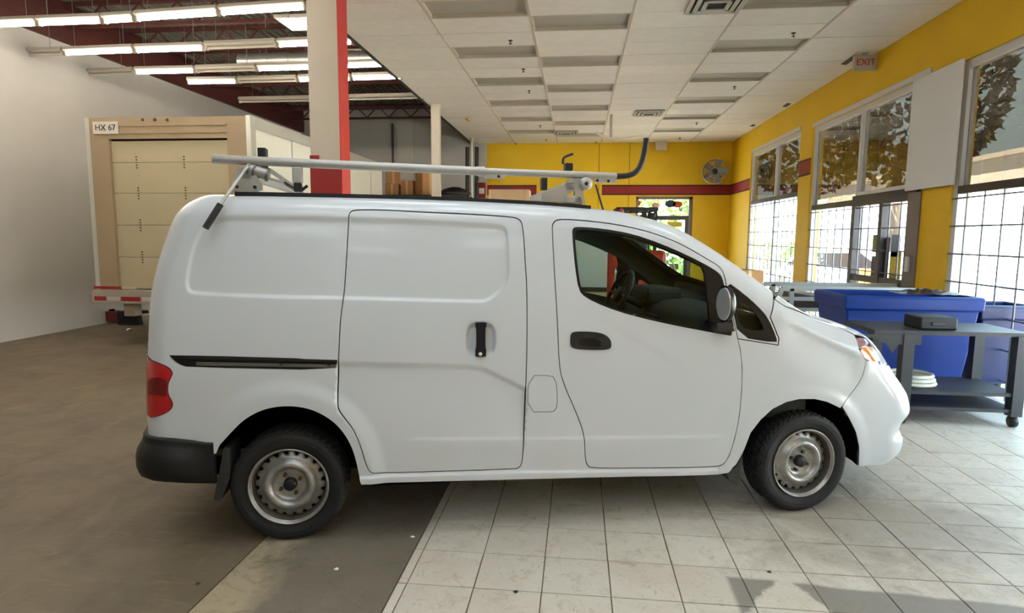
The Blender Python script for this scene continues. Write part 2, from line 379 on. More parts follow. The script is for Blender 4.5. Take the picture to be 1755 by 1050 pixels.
# recessed lights, each a thing of its own; the lit ones are added fill
for n_, (col, k) in enumerate(sorted(TROF)):
    w_, d_ = cx[col+1]-cx[col], RP; t_ = thing('recessed_ceiling_light', 'added lit ceiling panel, out of view in the front part of the tiled ceiling' if (col, k) in ADDED_LIT else {1: 'unlit recessed ceiling light panel in the row beside the open bay', 2: 'unlit recessed ceiling light panel in the middle row of three', 4: 'unlit recessed ceiling light panel in the row closest to the windows'}[col], 'ceiling light', ((cx[col]+cx[col+1])/2, r0+RP*(k+.5), ZC), 0, 'added lit ceiling panels' if (col, k) in ADDED_LIT else 'unlit recessed ceiling lights')
    if 'trof' not in lamps_m:
        fr_ = MB(); a, b = w_/2-.006, d_/2-.006
        for lo_, hi_ in (((-a, -b, -.012), (a, -b+.022, .055)), ((-a, b-.022, -.012), (a, b, .055)), ((-a, -b+.022, -.012), (-a+.022, b-.022, .055)), ((a-.022, -b+.022, -.012), (a, b-.022, .055))): fr_.box(lo_, hi_)
        lamps_m['trof'] = (fr_.mesh('light_frame', M_CGRID), MB().box((-a+.02, -b+.02, .034), (a-.02, b-.02, .05)).mesh('light_diffuser', M_DIFF)); lamps_m['lit'] = (MB().box((-a+.02, -b+.02, .034), (a-.02, b-.02, .05)).mesh('light_diffuser', M_ADDEDP),)
    obj('light_frame', lamps_m['trof'][0], None, t_); obj('light_diffuser', lamps_m['lit' if (col, k) in ADDED_LIT else 'trof'][-1], None, t_)
# the ceiling slab needs openings there: cut by building it in strips
bm = bmesh.new(); bm.from_mesh(ce.data); bm.clear()
for i in range(6):
    ks = sorted(k for c_, k in TROF if c_ == i); y = YF
    for k in ks + [None]:
        yb = YB if k is None else r0+RP*k+.004
        if yb > y:
            r_ = bmesh.ops.create_cube(bm, size=1)
            for v in r_['verts']: v.co = Vector((cx[i]+(v.co.x+.5)*(cx[i+1]-cx[i]), y+(v.co.y+.5)*(yb-y), ZC+.006+(v.co.z+.5)*.054))
        if k is not None: y = r0+RP*(k+1)-.004
bm.to_mesh(ce.data); bm.free()
struct(MB().box((XE, YF, ZC+.075), (XRW, YB, ZC+.12)).build('ceiling_void', M_GREY))
# ---- open bay roof: ribbed deck, joists
prof = []; x = XL
while x < XE-.16:
    prof += [(x, ZD), (x+.05, ZD), (x+.07, ZD+.05), (x+.13, ZD+.05)]; x += .15
prof += [(XE, ZD+.05)]
dk = MB(); n = len(prof); dk.add([(p, YF, q) for p, q in prof]+[(p, YB, q) for p, q in prof], [(i, i+1, n+i+1, n+i) for i in range(n-1)]); struct(dk.build('roof_deck', M_DECK), 'ribbed dull metal roof deck')
yj = 5.6
while yj < YB-.3:
    j = MB(); j.bar((XL, yj, ZD-.03), (XE-.04, yj, ZD-.03), .08, .05); j.bar((XL, yj, ZD-.38), (XE-.04, yj, ZD-.38), .08, .05)
    xs = np.arange(XL+.1, XE-.2, .32)
    for a_, b_ in zip(xs[:-1], xs[1:]): k = int(round((a_-XL)/.32)) % 2; j.bar((a_, yj, ZD-.36 if k else ZD-.05), (b_, yj, ZD-.05 if k else ZD-.36), .025, .025)
    struct(j.build('roof_joist', M_BEAM), 'oxide red open-web roof joist'); yj += 1.32
struct(MB().box((XL, YF, ZD-.62), (XL+.10, YB, ZD)).build('trim_1', M_BEAM), 'deep oxide red steel beam along the wall top')
tr2 = MB(); 
struct(MB().box((XL-.2, YF-.2, ZD+.06), (XRW+.2, YB+.2, ZD+.2)).build('roof_slab', M_GREY), 'roof over the building')
# ---- walls
struct(MB().box((XL-.2, YF-.2, -.15), (XL, YB+.2, ZD+.06)).build('wall_left', M_GREY))
struct(MB().box((XL-.2, YF-.2, -.15), (XRW+.2, YF, ZD+.06)).build('wall_front', M_WHITEW))
D0, D1, DZ = 1.645, 3.255, 2.765                      # glazed door opening in the back wall
wb = struct(MB().box((-2.715, YB, -.15), (D0, YB+.2, ZD+.06)).box((D1, YB, -.15), (XRW+.2, YB+.2, ZD+.06)).box((D0, YB, DZ), (D1, YB+.2, ZD+.06)).build('wall_back', M_YEL))
wg = struct(MB().box((XL-.2, YB, -.15), (-2.715, YB+.2, ZD+.06)).build('wall_back_bay', M_GREY))
MB().box((-3.02, YB-.03, 0), (-2.715, YB, ZC-.02)).build('white_pier', M_WHITEW, wg)
for xx in (-7.4, -6.9, -5.55, -5.35, -4.15): MB().box((xx-.03, YB-.04, 0), (xx+.03, YB, ZD-.4)).build('wall_rib', mat('dark_rib_%d' % int(-xx*10), srgb(84, 80, 76), .7), wg)
MB().box((-5.4, YB-.06, 0), (-4.95, YB, ZD-.1)).build('wall_pier', M_WHITEW, wg)
for xx in (.56, 1.43): MB().box((xx-.008, YB-.004, 0), (xx+.008, YB, ZC-.01)).build('panel_joint', mat('panel_joint_%d' % int(xx*10), srgb(150, 112, 6), .7), wb)
def stripe(nm, lo, hi, ax):
    """red band with darker edges"""
    b = MB().box(lo, hi).build(nm, M_RED); struct(b, 'dark red painted band')
    l2, h2 = list(lo), list(hi); 
    for z0, z1 in ((hi[2], hi[2]+.035), (lo[2]-.035, lo[2])):
        l2[2], h2[2] = z0, z1; MB().box(l2, h2).build('stripe_edge', M_MAROON, b)
stripe('trim_2', (.66, YB-.006, 2.84), (XRW-.006, YB, 3.06), 0)
stripe('trim_3', (-2.70, YB-.006, 2.84), (-1.24, YB, 3.06), 0)
# right wall with window bays
WINS = [(12.78, 16.24, .30, 3.70), (8.30, 12.14, 0.0, 3.63), (3.9, 7.7, .0, 3.60), (2.2, 3.3, .0, 3.60)]
ed = [YF-.2] + [q for a_ in sorted(WINS) for q in a_[:2]] + [YB+.2]
wr = MB()
for a_, b_ in zip(ed[0::2], ed[1::2]): wr.box((XRW, a_, -.15), (XRW+.2, b_, ZD+.06))
for a_, b_, z0, z1 in WINS:
    wr.box((XRW, a_, z1), (XRW+.2, b_, ZD+.06))
    if z0 > 0: wr.box((XRW, a_, -.15), (XRW+.2, b_, z0))
struct(wr.build('wall_right', M_YEL))
stripe('trim_4', (XRW-.006, 16.27, 2.84), (XRW, YB-.006, 3.06), 1); stripe('trim_5', (XRW-.006, 12.16, 2.82), (XRW, 12.76, 3.06), 1); stripe('trim_6', (XRW-.006, 7.72, 2.84), (XRW, 8.28, 3.06), 1)
struct(MB().box((XRW-.02, 8.30, 3.63), (XRW, 12.14, 3.70)).build('trim_7', M_WFRAME)); struct(MB().box((XRW-.02, 12.78, 3.70), (XRW, 16.24, 3.77)).build('trim_8', M_WFRAME))
def glazed(idx, y0, y1, z0, z1, cols, zt, door=None, dark=False, grille=True):
    """window bay: frame, transom, mullions, tinted upper panes, clear lower panes, security bars"""
    w_ = MB(); fw = .09; fx0, fx1 = XRW+.03, XRW+.13
    w_.box((fx0, y0, z0), (fx1, y0+fw, z1)).box((fx0, y1-fw, z0), (fx1, y1, z1)).box((fx0, y0+fw, z1-fw), (fx1, y1-fw, z1))
    if z0 > .05: w_.box((fx0, y0+fw, z0), (fx1, y1-fw, z0+fw))
    W = struct(w_.build('window_%d' % idx, M_WFRAME), 'storefront window with tinted upper panes'); 
    MB().box((XRW+.02, y0+fw, zt-.04), (XRW+.13, y1-fw, zt+.05)).build('transom_bar', M_BFRAME, W)
    for c_ in cols: MB().box((XRW+.03, c_-.035, z0), (XRW+.13, c_+.035, z1-fw)).build('mullion', M_WFRAME, W)
    e = [y0+fw] + list(cols) + [y1-fw]
    for a_, b_ in zip(e[:-1], e[1:]):
        MB().box((XRW+.075, a_, zt+.05), (XRW+.083, b_, z1-fw)).build('tinted_pane', M_TINT, W)
        MB().box((XRW+.075, a_, z0+.02), (XRW+.083, b_, zt-.04)).build('clear_pane', M_CLEAR, W)
    if grille:
        z = z0+.18
        while z < zt-.08: MB().tube([(XRW+.015, y0+.02, z), (XRW+.015, y1-.02, z)], .010, 6).build('security_bar', M_GRILLE, W); z += .315
        y = y0+.2
        while y < y1-.1: MB().tube([(XRW+.008, y, z0), (XRW+.008, y, zt-.04)], .010, 6).build('security_bar', M_GRILLE, W); y += .30
    return W
glazed(1, *WINS[0], [14.32], 2.47)
W2 = glazed(2, *WINS[1], [10.22], 2.16)
# dark framed double door inside the second bay
dd = struct(MB().box((XRW-.01, 10.16, 0), (XRW+.12, 10.27, 2.26)).box((XRW-.01, 8.42, 2.10), (XRW+.12, 10.16, 2.28)).build('door_1', M_BFRAME), 'dark bronze double door frame')
MB().box((XRW-.02, 8.30, 0), (XRW+.12, 8.60, 2.20)).build('door_post', M_BFRAME2, dd)
MB().box((XRW-.01, 9.28, 0), (XRW+.10, 9.38, 2.10)).build('meeting_stile', M_BFRAME, dd)
MB().box((XRW, 9.40, .96), (XRW+.08, 10.16, 1.06)).build('push_rail', M_BFRAME, dd); MB().box((XRW, 8.62, .96), (XRW+.08, 9.26, 1.06)).build('push_rail', M_BFRAME, dd)
MB().box((XRW-.05, 8.42, 1.18), (XRW-.02, 8.50, 1.38), bev=.006).build('door_notice', M_WFRAME, dd)
MB().box((XRW-.04, 8.62, 2.26), (XRW-.01, 10.1, 2.31)).build('header_strip', M_WFRAME, dd)
glazed(3, *WINS[2], [5.8], 2.16, grille=True); glazed(4, *WINS[3], [], 2.16, grille=False)
bl = MB().box((XRW-.08, 7.55, 2.22), (XRW-.05, 8.58, 3.60), bev=.008); tag(bl.build('white_screen', mat('white_screen_board', srgb(226, 226, 226), .7)), 'plain white hanging screen beside the storefront window', 'screen')
# back door: glazed with dark rail
bd = struct(MB().box((D0, YB+.05, 0), (D0+.07, YB+.15, DZ)).box((D1-.10, YB+.05, 0), (D1, YB+.15, DZ)).box((D0, YB+.05, DZ-.08), (D1, YB+.15, DZ)).build('door_2', M_BFRAME2), 'glazed back door with transom')
MB().box((D0+.07, YB+.04, 2.10), (D1-.10, YB+.16, 2.22)).build('door_rail', M_BFRAME, bd); MB().box((D1-.19, YB+.04, 0), (D1-.10, YB+.16, 2.10)).build('door_stile', M_BFRAME, bd)
MB().box((D0+.07, YB+.10, 0), (D1-.10, YB+.106, 2.10)).build('door_pane', M_CLEAR, bd); MB().box((D0+.07, YB+.10, 2.22), (D1-.10, YB+.106, DZ-.08)).build('transom_pane', M_CLEAR, bd)
def sticker(p, q, dz, col, nm='door_sticker'):
    a_ = hit(p, q, 1, YB+.09); MB().lathe([(0, .004), (dz, .004), (dz, -.002), (0, -.002)], 14, 'Y', Matrix.Translation(a_) @ Matrix.Diagonal((1.25, 1, .9, 1))).build(nm, mat(nm+str(p), col, .5), bd)
sticker(1091, 348, .10, srgb(196, 70, 50)); sticker(1124, 352, .09, srgb(220, 170, 170)); sticker(1149, 349, .12, srgb(40, 66, 88)); sticker(1161, 350, .11, srgb(196, 84, 40))
a_ = hit(1156, 384, 1, YB+.09); MB().box((a_[0]-.20, YB+.085, a_[2]-.07), (a_[0]+.20, YB+.092, a_[2]+.07), bev=.003).build('door_sticker', mat('yellow_sticker', srgb(206, 182, 60), .5), bd)
# white double door low on the back wall, seen through the cab
d3 = struct(MB().box((-1.0, YB-.05, 0), (-.93, YB-.001, 2.12)).box((.90, YB-.05, 0), (.97, YB-.001, 2.12)).box((-.93, YB-.05, 2.05), (.90, YB-.001, 2.12)).build('door_3', M_WFRAME), 'white double door low on the yellow wall')
MB().box((-.93, YB-.04, .12), (-.02, YB-.001, 2.05)).build('door_leaf', M_WFRAME, d3); MB().box((-.012, YB-.04, .12), (.90, YB-.001, 2.05)).build('door_leaf', M_WFRAME, d3); MB().box((-.93, YB-.045, 0), (.90, YB-.001, .12)).build('kick_plate', M_BFRAME, d3)
# ---- columns
cp0 = hit(529, 150, 1, 6.90); cp1 = hit(582, 150, 1, 6.90)
X0, X1 = cp0[0], cp1[0]
co = struct(MB().box((X0, 6.90, 0), (X1-.012, 7.16, ZD)).build('pillar', M_COLW), 'cream square pillar with red side and red base')
MB().box((X1-.012, 6.896, 0), (X1+.004, 7.164, ZD)).build('red_side', M_REDBR, co)
zb_ = hit(560, 281, 1, 6.89)[2]; MB().box((X0-.006, 6.886, 0), (X1-.004, 6.90, zb_)).build('red_base', M_RED, co); z2 = hit(545, 266, 1, 6.89)[2]; MB().box((X0-.006, 6.886, zb_), (X0+.10, 6.90, z2)).build('red_base', M_RED, co)
pp = hit(747, 184, 1, 12.8); struct(MB().box((pp[0]-.085, 12.72, 0), (pp[0]+.085, 12.88, ZC)).build('post', M_COLW), 'slim cream steel post under the ceiling edge')
# ================================================================== the van: surface model
VO = np.array([-.2618, 4.1055]); VA = math.radians(13.789); AX = .70; KV = .9
_d = np.array([math.cos(VA), math.sin(VA)]); _n = np.array([-_d[1], _d[0]])
def to_loc(v): v = np.asarray(v, float); return np.array([v[0]*_d[0]+v[1]*_d[1], v[0]*_n[0]+v[1]*_n[1], v[2]])
VCAM = to_loc(CP - np.array([VO[0], VO[1], 0]))
def vhit(x, y, yl):
    D = to_loc(ray(x, y)); return VCAM + D*((yl-VCAM[1])/D[1])
def bis(fn, lo, hi, it=30):
    lo = np.array(lo, float); hi = np.array(hi, float)
    for _ in range(it):
        m = (lo+hi)/2; s = fn(m) > 0; hi = np.where(s, m, hi); lo = np.where(s, lo, m)
    return (lo+hi)/2
def base_pt(u, v):
    th = v/KV; c, s = np.cos(th), np.sin(th)
    r = bis(lambda q: fbody(u, q*c, AX+q*s), np.zeros_like(u), np.full_like(u, 1.9))
    return np.stack([u, r*c, AX+r*s], -1)
def grad(P, e=.004):
    x, y, z = P[..., 0], P[..., 1], P[..., 2]
    g = np.stack([fbody(x+e, y, z)-fbody(x-e, y, z), fbody(x, y+e, z)-fbody(x, y-e, z), fbody(x, y, z+e)-fbody(x, y, z-e)], -1)
    return g/np.maximum(np.linalg.norm(g, axis=-1, keepdims=True), 1e-9)
def dom(P): return (float(P[0]), KV*math.atan2(P[2]-AX, abs(P[1])))
def px(x, y):
    """pixel -> where its ray meets the van body -> (length, girth) coordinates"""
    D = to_loc(ray(x, y)); D = D/np.linalg.norm(D); t = np.linspace(2.4, 7, 1400)
    f = fbody(*(VCAM[:, None]+D[:, None]*t))
    k = np.where(f < 0)[0]
    if len(k):
        t0, t1 = t[max(k[0]-1, 0)], t[k[0]]
        for _ in range(30):
            m = (t0+t1)/2
            if fbody(*(VCAM+D*m)) > 0: t0 = m
            else: t1 = m
        tt = t1
    else: tt = t[f.argmin()]
    return dom(VCAM+D*tt)
def pxl(s): return [px(*p) for p in s]
def xy(x, y):
    z = bis(lambda q: fbody(np.array(x), np.array(y), q), np.array(.9), np.array(2.3)); return (x, KV*math.atan2(float(z)-AX, y))
def yz(y, z, front=True):
    if front: x = bis(lambda q: fbody(q, np.array(y), np.array(z)), np.array(1.0), np.array(3.0))
    else: x = -bis(lambda q: fbody(-q, np.array(y), np.array(z)), np.array(1.0), np.array(3.0))
    return (float(x), KV*math.atan2(z-AX, y))
def chaikin(P, it=2, closed=True):
    P = [np.array(p) for p in P]
    for _ in range(it):
        Q = []
        n = len(P)
        for i in range(n if closed else n-1):
            a, b = P[i], P[(i+1) % n]; Q += [a*.75+b*.25, a*.25+b*.75]
        P = Q if closed else [P[0]]+Q+[P[-1]]
    return P
def dens(P, h, closed=True):
    out = []; n = len(P)
    for i in range(n if closed else n-1):
        a = np.array(P[i]); b = np.array(P[(i+1) % n]); k = max(1, int(np.ceil(np.linalg.norm(b-a)/h)))
        out += [a+(b-a)*j/k for j in range(k)]
    if not closed: out.append(np.array(P[-1]))
    return out
def area(P): P = np.array(P); q = np.roll(P, -1, 0); return .5*np.sum(P[:, 0]*q[:, 1]-q[:, 0]*P[:, 1])
def offset(P, d):
    """grow (d>0) or shrink (d<0) a closed outline"""
    P = np.array(P); 
    if area(P) < 0: P = P[::-1]
    a = P-np.roll(P, 1, 0); b = np.roll(P, -1, 0)-P
    na = np.stack([a[:, 1], -a[:, 0]], -1); nb = np.stack([b[:, 1], -b[:, 0]], -1)
    na /= np.maximum(np.linalg.norm(na, axis=1, keepdims=True), 1e-9); nb /= np.maximum(np.linalg.norm(nb, axis=1, keepdims=True), 1e-9)
    m = na+nb; m /= np.maximum(np.linalg.norm(m, axis=1, keepdims=True), 1e-6)
    cs = np.maximum((m*na).sum(1, keepdims=True), .5)
    return list(P+m*d/cs)
def inside(P, X, Y):
    P = np.array(P); r = np.zeros(len(X), bool); j = len(P)-1
    for i in range(len(P)):
        xi, yi = P[i]; xj, yj = P[j]
        if yi != yj:
            c = ((yi > Y) != (yj > Y)) & (X < (xj-xi)*(Y-yi)/(yj-yi)+xi); r ^= c
        j = i
    return r
def dist(P, X, Y, closed=True):
    P = np.array(P); A = P if closed else P[:-1]; B = np.roll(P, -1, 0) if closed else P[1:]
    best = np.full(len(X), 9.)
    for (ax, ay), (bx, by) in zip(A, B):
        dx, dy = bx-ax, by-ay; L = dx*dx+dy*dy+1e-12
        t = np.clip(((X-ax)*dx+(Y-ay)*dy)/L, 0, 1); best = np.minimum(best, np.hypot(X-ax-t*dx, Y-ay-t*dy))
    return best
def sdf(P, X, Y, reach=.3):
    P = np.array(P); r = np.full(len(X), reach)
    k = (X > P[:, 0].min()-reach) & (X < P[:, 0].max()+reach) & (Y > P[:, 1].min()-reach) & (Y < P[:, 1].max()+reach)
    if k.any():
        d = dist(P, X[k], Y[k]); r[k] = np.where(inside(P, X[k], Y[k]), -d, d)
    return r
def ss(a, b, x): t = np.clip((x-a)/(b-a), 0, 1); return t*t*(3-2*t)
# ---------------------------------------------------------------- outlines traced on the photograph
G_SLIDE = chaikin(pxl([(598, 372), (600, 364), (608, 360), (656, 360), (728, 364), (800, 367), (872, 371.6), (889, 375), (896, 386), (899.6, 446), (902.7, 494), (902.7, 602), (900, 676), (897, 748), (895, 791), (890, 801), (879, 803), (752, 807), (644, 810), (634, 806), (627, 791), (620, 765), (608, 736), (593.6, 717), (581.6, 702), (579, 690), (580.4, 635), (581, 604), (584, 542), (589, 513), (593.6, 446), (597, 385)]))
L_DFRONT = [(1264, 580), (1268.6, 598), (1272, 629), (1271, 673.5), (1267, 712.5), (1259, 751), (1249, 782), (1241, 794), (1231, 799)]
G_FDOOR = chaikin(pxl([(947, 396), (947, 384), (955, 376), (988, 377), (1036, 382), (1083.5, 390), (1131, 403), (1179, 424.6), (1215, 446), (1232, 456), (1240, 468), (1244, 487), (1251, 523), (1260.6, 563)] + L_DFRONT + [(1122.5, 801), (1014, 802), (1005.7, 796), (1003, 782), (1001.5, 746), (994.6, 723.6), (980.7, 690), (964, 651), (959, 626), (957, 582), (955, 540), (953, 503.5), (950, 456)]))
G_WIN = chaikin(pxl([(980.7, 400), (982, 391), (988, 389), (1012, 390), (1060, 396), (1107, 408), (1155, 427), (1191, 444), (1212, 455), (1230, 466), (1238, 476), (1243, 498), (1262, 576.5), (1227, 570.5), (1155, 557), (1083.5, 540.6), (1036, 525), (1003, 509), (992, 497), (985.5, 456)]), 1)
G_GLASS = chaikin(pxl([(985, 400), (990, 393.5), (1012, 394), (1060, 400), (1107, 412), (1155, 431), (1191, 448), (1207, 456.5), (1213, 500), (1218, 565), (1155, 553), (1083.5, 536.6), (1038, 521.5), (1006, 506), (996, 495), (990, 456)]), 1)
G_QTR = chaikin(pxl([(1244, 481), (1275, 503.5), (1299, 525), (1316, 544), (1331, 579), (1331, 587.5), (1266, 577), (1254, 520)]), 1)
G_QGL = chaikin(pxl([(1262, 512), (1280, 520), (1296, 535), (1312, 564), (1300, 567), (1272, 562), (1264, 540)]), 1)
G_FUEL = chaikin(pxl([(905.5, 643), (946, 643), (952, 652), (955, 668), (955, 696), (950, 704), (945, 705.5), (904.5, 706)]), 1)
G_TRACK = chaikin(pxl([(290.6, 608), (579, 616), (579, 634.6), (321, 629), (308, 625), (298.6, 618.6), (292, 611)]), 1)
G_TAIL = chaikin(pxl([(258, 616), (271, 621), (290, 629), (297, 639), (292, 649), (288, 658.6), (288, 674.6), (296, 688), (296, 698), (287, 706.6), (271, 713), (256, 715)]) + [yz(.66, .72, False), yz(.68, .99, False)], 1)
L_ARCHR = [(377, 762), (395, 742), (419.5, 717), (449, 701), (479, 694.5), (509, 694.5), (538.5, 701), (568, 717), (588, 737), (603, 762), (611.5, 789), (618, 821)]
L_ARCHF = [(1275, 769.5), (1286, 741), (1303, 719), (1323, 700.5), (1347, 688.5), (1369, 683.5), (1395, 683.5), (1417, 688.5), (1439, 699)]
L_ARCHB = [(1454.5, 717), (1465.4, 739), (1471, 765), (1470, 798)]
ARCHR = chaikin(pxl(L_ARCHR), 2, False); ARCHF = chaikin(pxl(L_ARCHF+L_ARCHB), 2, False)
G_RECESS = chaikin(pxl([(385, 368), (352, 377), (337, 396), (326, 429), (318.6, 465), (316, 488.6), (322, 503), (335, 506.4), (454, 512), (591, 514), (700, 517), (822, 520), (838, 517), (853, 506), (867, 491.6), (874, 475), (874, 446), (872, 395.6), (865, 385), (848, 381), (800, 379), (728, 375), (600, 369.5), (430, 367)]), 2)
G_CUP = chaikin(pxl([(798, 582), (800, 562), (809, 553), (824, 551), (841, 553), (849, 563), (851, 582), (848, 602), (840, 609), (824, 612), (809, 610), (800, 602)]), 2)
def dline(pts):
    q = np.array(sorted(pxl(pts))); return lambda u: np.interp(u, q[:, 0], q[:, 1])
C_STEP = dline([(575, 621), (700, 624), (808, 626), (830, 630), (898, 664)])
C_LOW = dline([(640, 752), (900, 750), (1100, 748), (1250, 746)])
C_SILL = dline([(600, 814), (644, 813), (900, 806), (1014, 805), (1240, 802)])
C_DIAG = dline([(1005, 520), (1040, 552), (1100, 588), (1160, 622), (1210, 640)])
C_FEND = dline([(1335, 545), (1370, 560), (1420, 585), (1475, 612)])
U0, U1 = px(581, 620)[0], px(902, 640)[0]
def Dside(u, v, nohandle=False):
    D = .011*ss(.0, -.019, sdf(G_RECESS, u, v, .05))
    D = D + .028*ss(.004, -.024, sdf(G_CUP, u, v, .03))
    t = C_STEP(u)-v; m = (sdf(G_SLIDE, u, v, .02) < .0016) * 1.
    D = D + m*.013*ss(-.012, .03, t)*(1-ss(.04, .42, t))
    t = C_LOW(u)-v; D = D - .006*ss(-.012, .012, t)*(1-ss(.02, .16, t))*ss(-.95, -.6, u)*(1-ss(.8, 1.02, u))
    t = C_SILL(u)-v; D = D - .011*ss(-.004, .014, t)*ss(-1.16, -1.1, u)*(1-ss(1.0, 1.04, u))
    t = C_DIAG(u)-v; D = D + .0025*ss(-.03, .03, t)*(1-ss(.05, .40, t))*ss(.06, .25, u)*(1-ss(.55, .85, u))
    t = C_FEND(u)-v; D = D + .010*ss(-.02, .03, t)*(1-ss(.04, .3, t))*ss(1.25, 1.4, u)*(1-ss(1.7, 1.85, u))
    k = u < -.8
    if k.any(): D[k] = D[k] - .014*(1-ss(.05, .15, dist(ARCHR, u[k], v[k], False)))
    k = (u > .9) & (u < 2)
    if k.any(): D[k] = D[k] - .006*(1-ss(.02, .10, dist(ARCHF, u[k], v[k], False)))
    return D
def surf(u, v, Dfn, extra=0.):
    P = base_pt(u, v); N = grad(P); D = extra + (Dfn(u, v) if Dfn else 0)
    return P - N*np.reshape(D*np.ones_like(u), (-1, 1))
def cap_surf(u, v, front, extra=0.):
    s = 1 if front else -1
    x = s*bis(lambda q: fbody(s*q, u, v), np.full_like(u, 1.0), np.full_like(u, 3.0))
    P = np.stack([x, u, v], -1)
    return P - grad(P)*extra
def tri_fill(loops, step, anis=1.0, extra=None):
    """constrained triangulation of an outline with holes, filled with a grid of points"""
    pts = []; edges = []
    for L in loops:
        o = len(pts); pts += [tuple(p) for p in L]; edges += [(o+i, o+(i+1) % len(L)) for i in range(len(L))]
    nb = len(pts); A = np.array(pts); lo, hi = A.min(0), A.max(0)
    gx = np.arange(lo[0]+step*.5, hi[0], step); gy = np.arange(lo[1]+step*.5*anis, hi[1], step*anis)
    X, Y = np.meshgrid(gx, gy); X[1::2] += step*.5; X = X.ravel(); Y = Y.ravel()
    k = inside(loops[0], X, Y)
    for L in loops[1:]: k &= ~inside(L, X, Y)
    X, Y = X[k], Y[k]
    if extra is not None:
        ex, ey = extra; k = inside(loops[0], ex, ey)
        for L in loops[1:]: k &= ~inside(L, ex, ey)
        ex, ey = ex[k], ey[k]
        if len(ex):
            dmin = np.array([np.min((ex-a_)**2+(ey-b_)**2) for a_, b_ in zip(X, Y)]) if len(X) else np.zeros(0)
            X, Y = X[dmin > (step*.45)**2], Y[dmin > (step*.45)**2]; X, Y = np.concatenate([X, ex]), np.concatenate([Y, ey])
    if len(X):
        dm = np.full(len(X), 9.)
        for L in loops: dm = np.minimum(dm, dist(L, X, Y))
        k = dm > (step*.42 if extra is None else min(step*.42, .004)); X, Y = X[k], Y[k]
    pts += list(zip(X.tolist(), Y.tolist()))
    vo, eo, fo, _, _, _ = geometry.delaunay_2d_cdt([Vector(p) for p in pts], edges, [], 0, 1e-7)
    V = np.array([(p[0], p[1]) for p in vo]); F = np.array([f[:] for f in fo if len(f) == 3])
    c = V[F].mean(1); k = inside(loops[0], c[:, 0], c[:, 1])
    for L in loops[1:]: k &= ~inside(L, c[:, 0], c[:, 1])
    return V, F[k]
def normals_of(fn, u, v, e=.0025):
    a = fn(u+e, v)-fn(u-e, v); b = fn(u, v+e)-fn(u, v-e); n = np.cross(a, b)
    return n/np.maximum(np.linalg.norm(n, axis=1, keepdims=True), 1e-12)
def sheet(name, loops, fn, step, flange=.012, bstep=None, anis=1.0, extra=None):
    """a pressed panel: outline loops in surface coordinates -> (verts, faces, normals)"""
    bstep = bstep or min(step*.6, .014)
    loops = [dens(L, bstep) for L in loops]
    V, F = tri_fill(loops, step, anis, extra); u, v = V[:, 0].copy(), V[:, 1].copy()
    P = fn(u, v); N = normals_of(fn, u, v)
    G = grad(P); sgn = np.sign((N*G).sum(1)); N *= np.where(sgn == 0, 1, sgn)[:, None]
    e1 = P[F[:, 1]]-P[F[:, 0]]; e2 = P[F[:, 2]]-P[F[:, 0]]; fl = (np.cross(e1, e2)*G[F[:, 0]]).sum(1) < 0
    F[fl] = F[fl][:, ::-1]
    VV, NN, FF = [P], [N], [F]
    if flange:
        o = len(P)
        for li, L in enumerate(loops):
            A = np.array(L); p = fn(A[:, 0].copy(), A[:, 1].copy()); g = normals_of(fn, A[:, 0].copy(), A[:, 1].copy())
            g *= np.where((g*grad(p)).sum(1) < 0, -1, 1)[:, None]
            n = len(p); q = p-g*flange; tn = np.roll(p, -1, 0)-np.roll(p, 1, 0); sd = np.cross(tn, g); sd /= np.maximum(np.linalg.norm(sd, axis=1, keepdims=True), 1e-9)
            if (area(A) < 0) != (li > 0): sd = -sd
            i = np.arange(n); j = (i+1) % n
            FF.append(np.stack([o+i, o+j, o+n+j], -1)); FF.append(np.stack([o+i, o+n+j, o+n+i], -1))
            VV += [p, q]; NN += [(g+sd), sd]; o += 2*n
    P = np.concatenate(VV); N = np.concatenate(NN); N /= np.maximum(np.linalg.norm(N, axis=1, keepdims=True), 1e-9)
    return P, np.concatenate(FF), N
def sheet_obj(name, data, m, parent, flip=False):
    P, F, N = (a.copy() for a in data)
    if flip: P[:, 1] *= -1; N[:, 1] *= -1; F = F[:, ::-1]
    me = bpy.data.meshes.new(name); me.from_pydata(P.tolist(), [], F.tolist()); me.polygons.foreach_set('use_smooth', [True]*len(F))
    me.normals_split_custom_set_from_vertices(N.tolist()); me.materials.append(m)
    return obj(name, me, None, parent)
side_fn = lambda u, v: surf(u, v, Dside)
def feature_points():
    """rows of points along the pressed edges so that they stay crisp"""
    P = []
    for d_ in (.001, -.005, -.010, -.016, -.020): P += dens(offset(G_RECESS, d_), .016)
    for d_ in (.004, -.002, -.009, -.016, -.024): P += dens(offset(G_CUP, d_), .008)
    for f_, u0, u1, dv in ((C_STEP, -1.2, -.18, (.012, 0, -.01, -.02, -.03)), (C_LOW, -.95, 1.0, (.012, .004, -.004, -.012)), (C_SILL, -1.15, 1.03, (.004, -.002, -.008, -.014))):
        for u_ in np.arange(u0, u1, .018): P += [np.array((u_, float(f_(u_))+q)) for q in dv]
    P = np.array(P); return P[:, 0].copy(), P[:, 1].copy()
FEAT = feature_points()
def plain_fn(ex): return lambda u, v: surf(u, v, None, ex)
def dside_fn(ex): return lambda u, v: surf(u, v, Dside, ex)
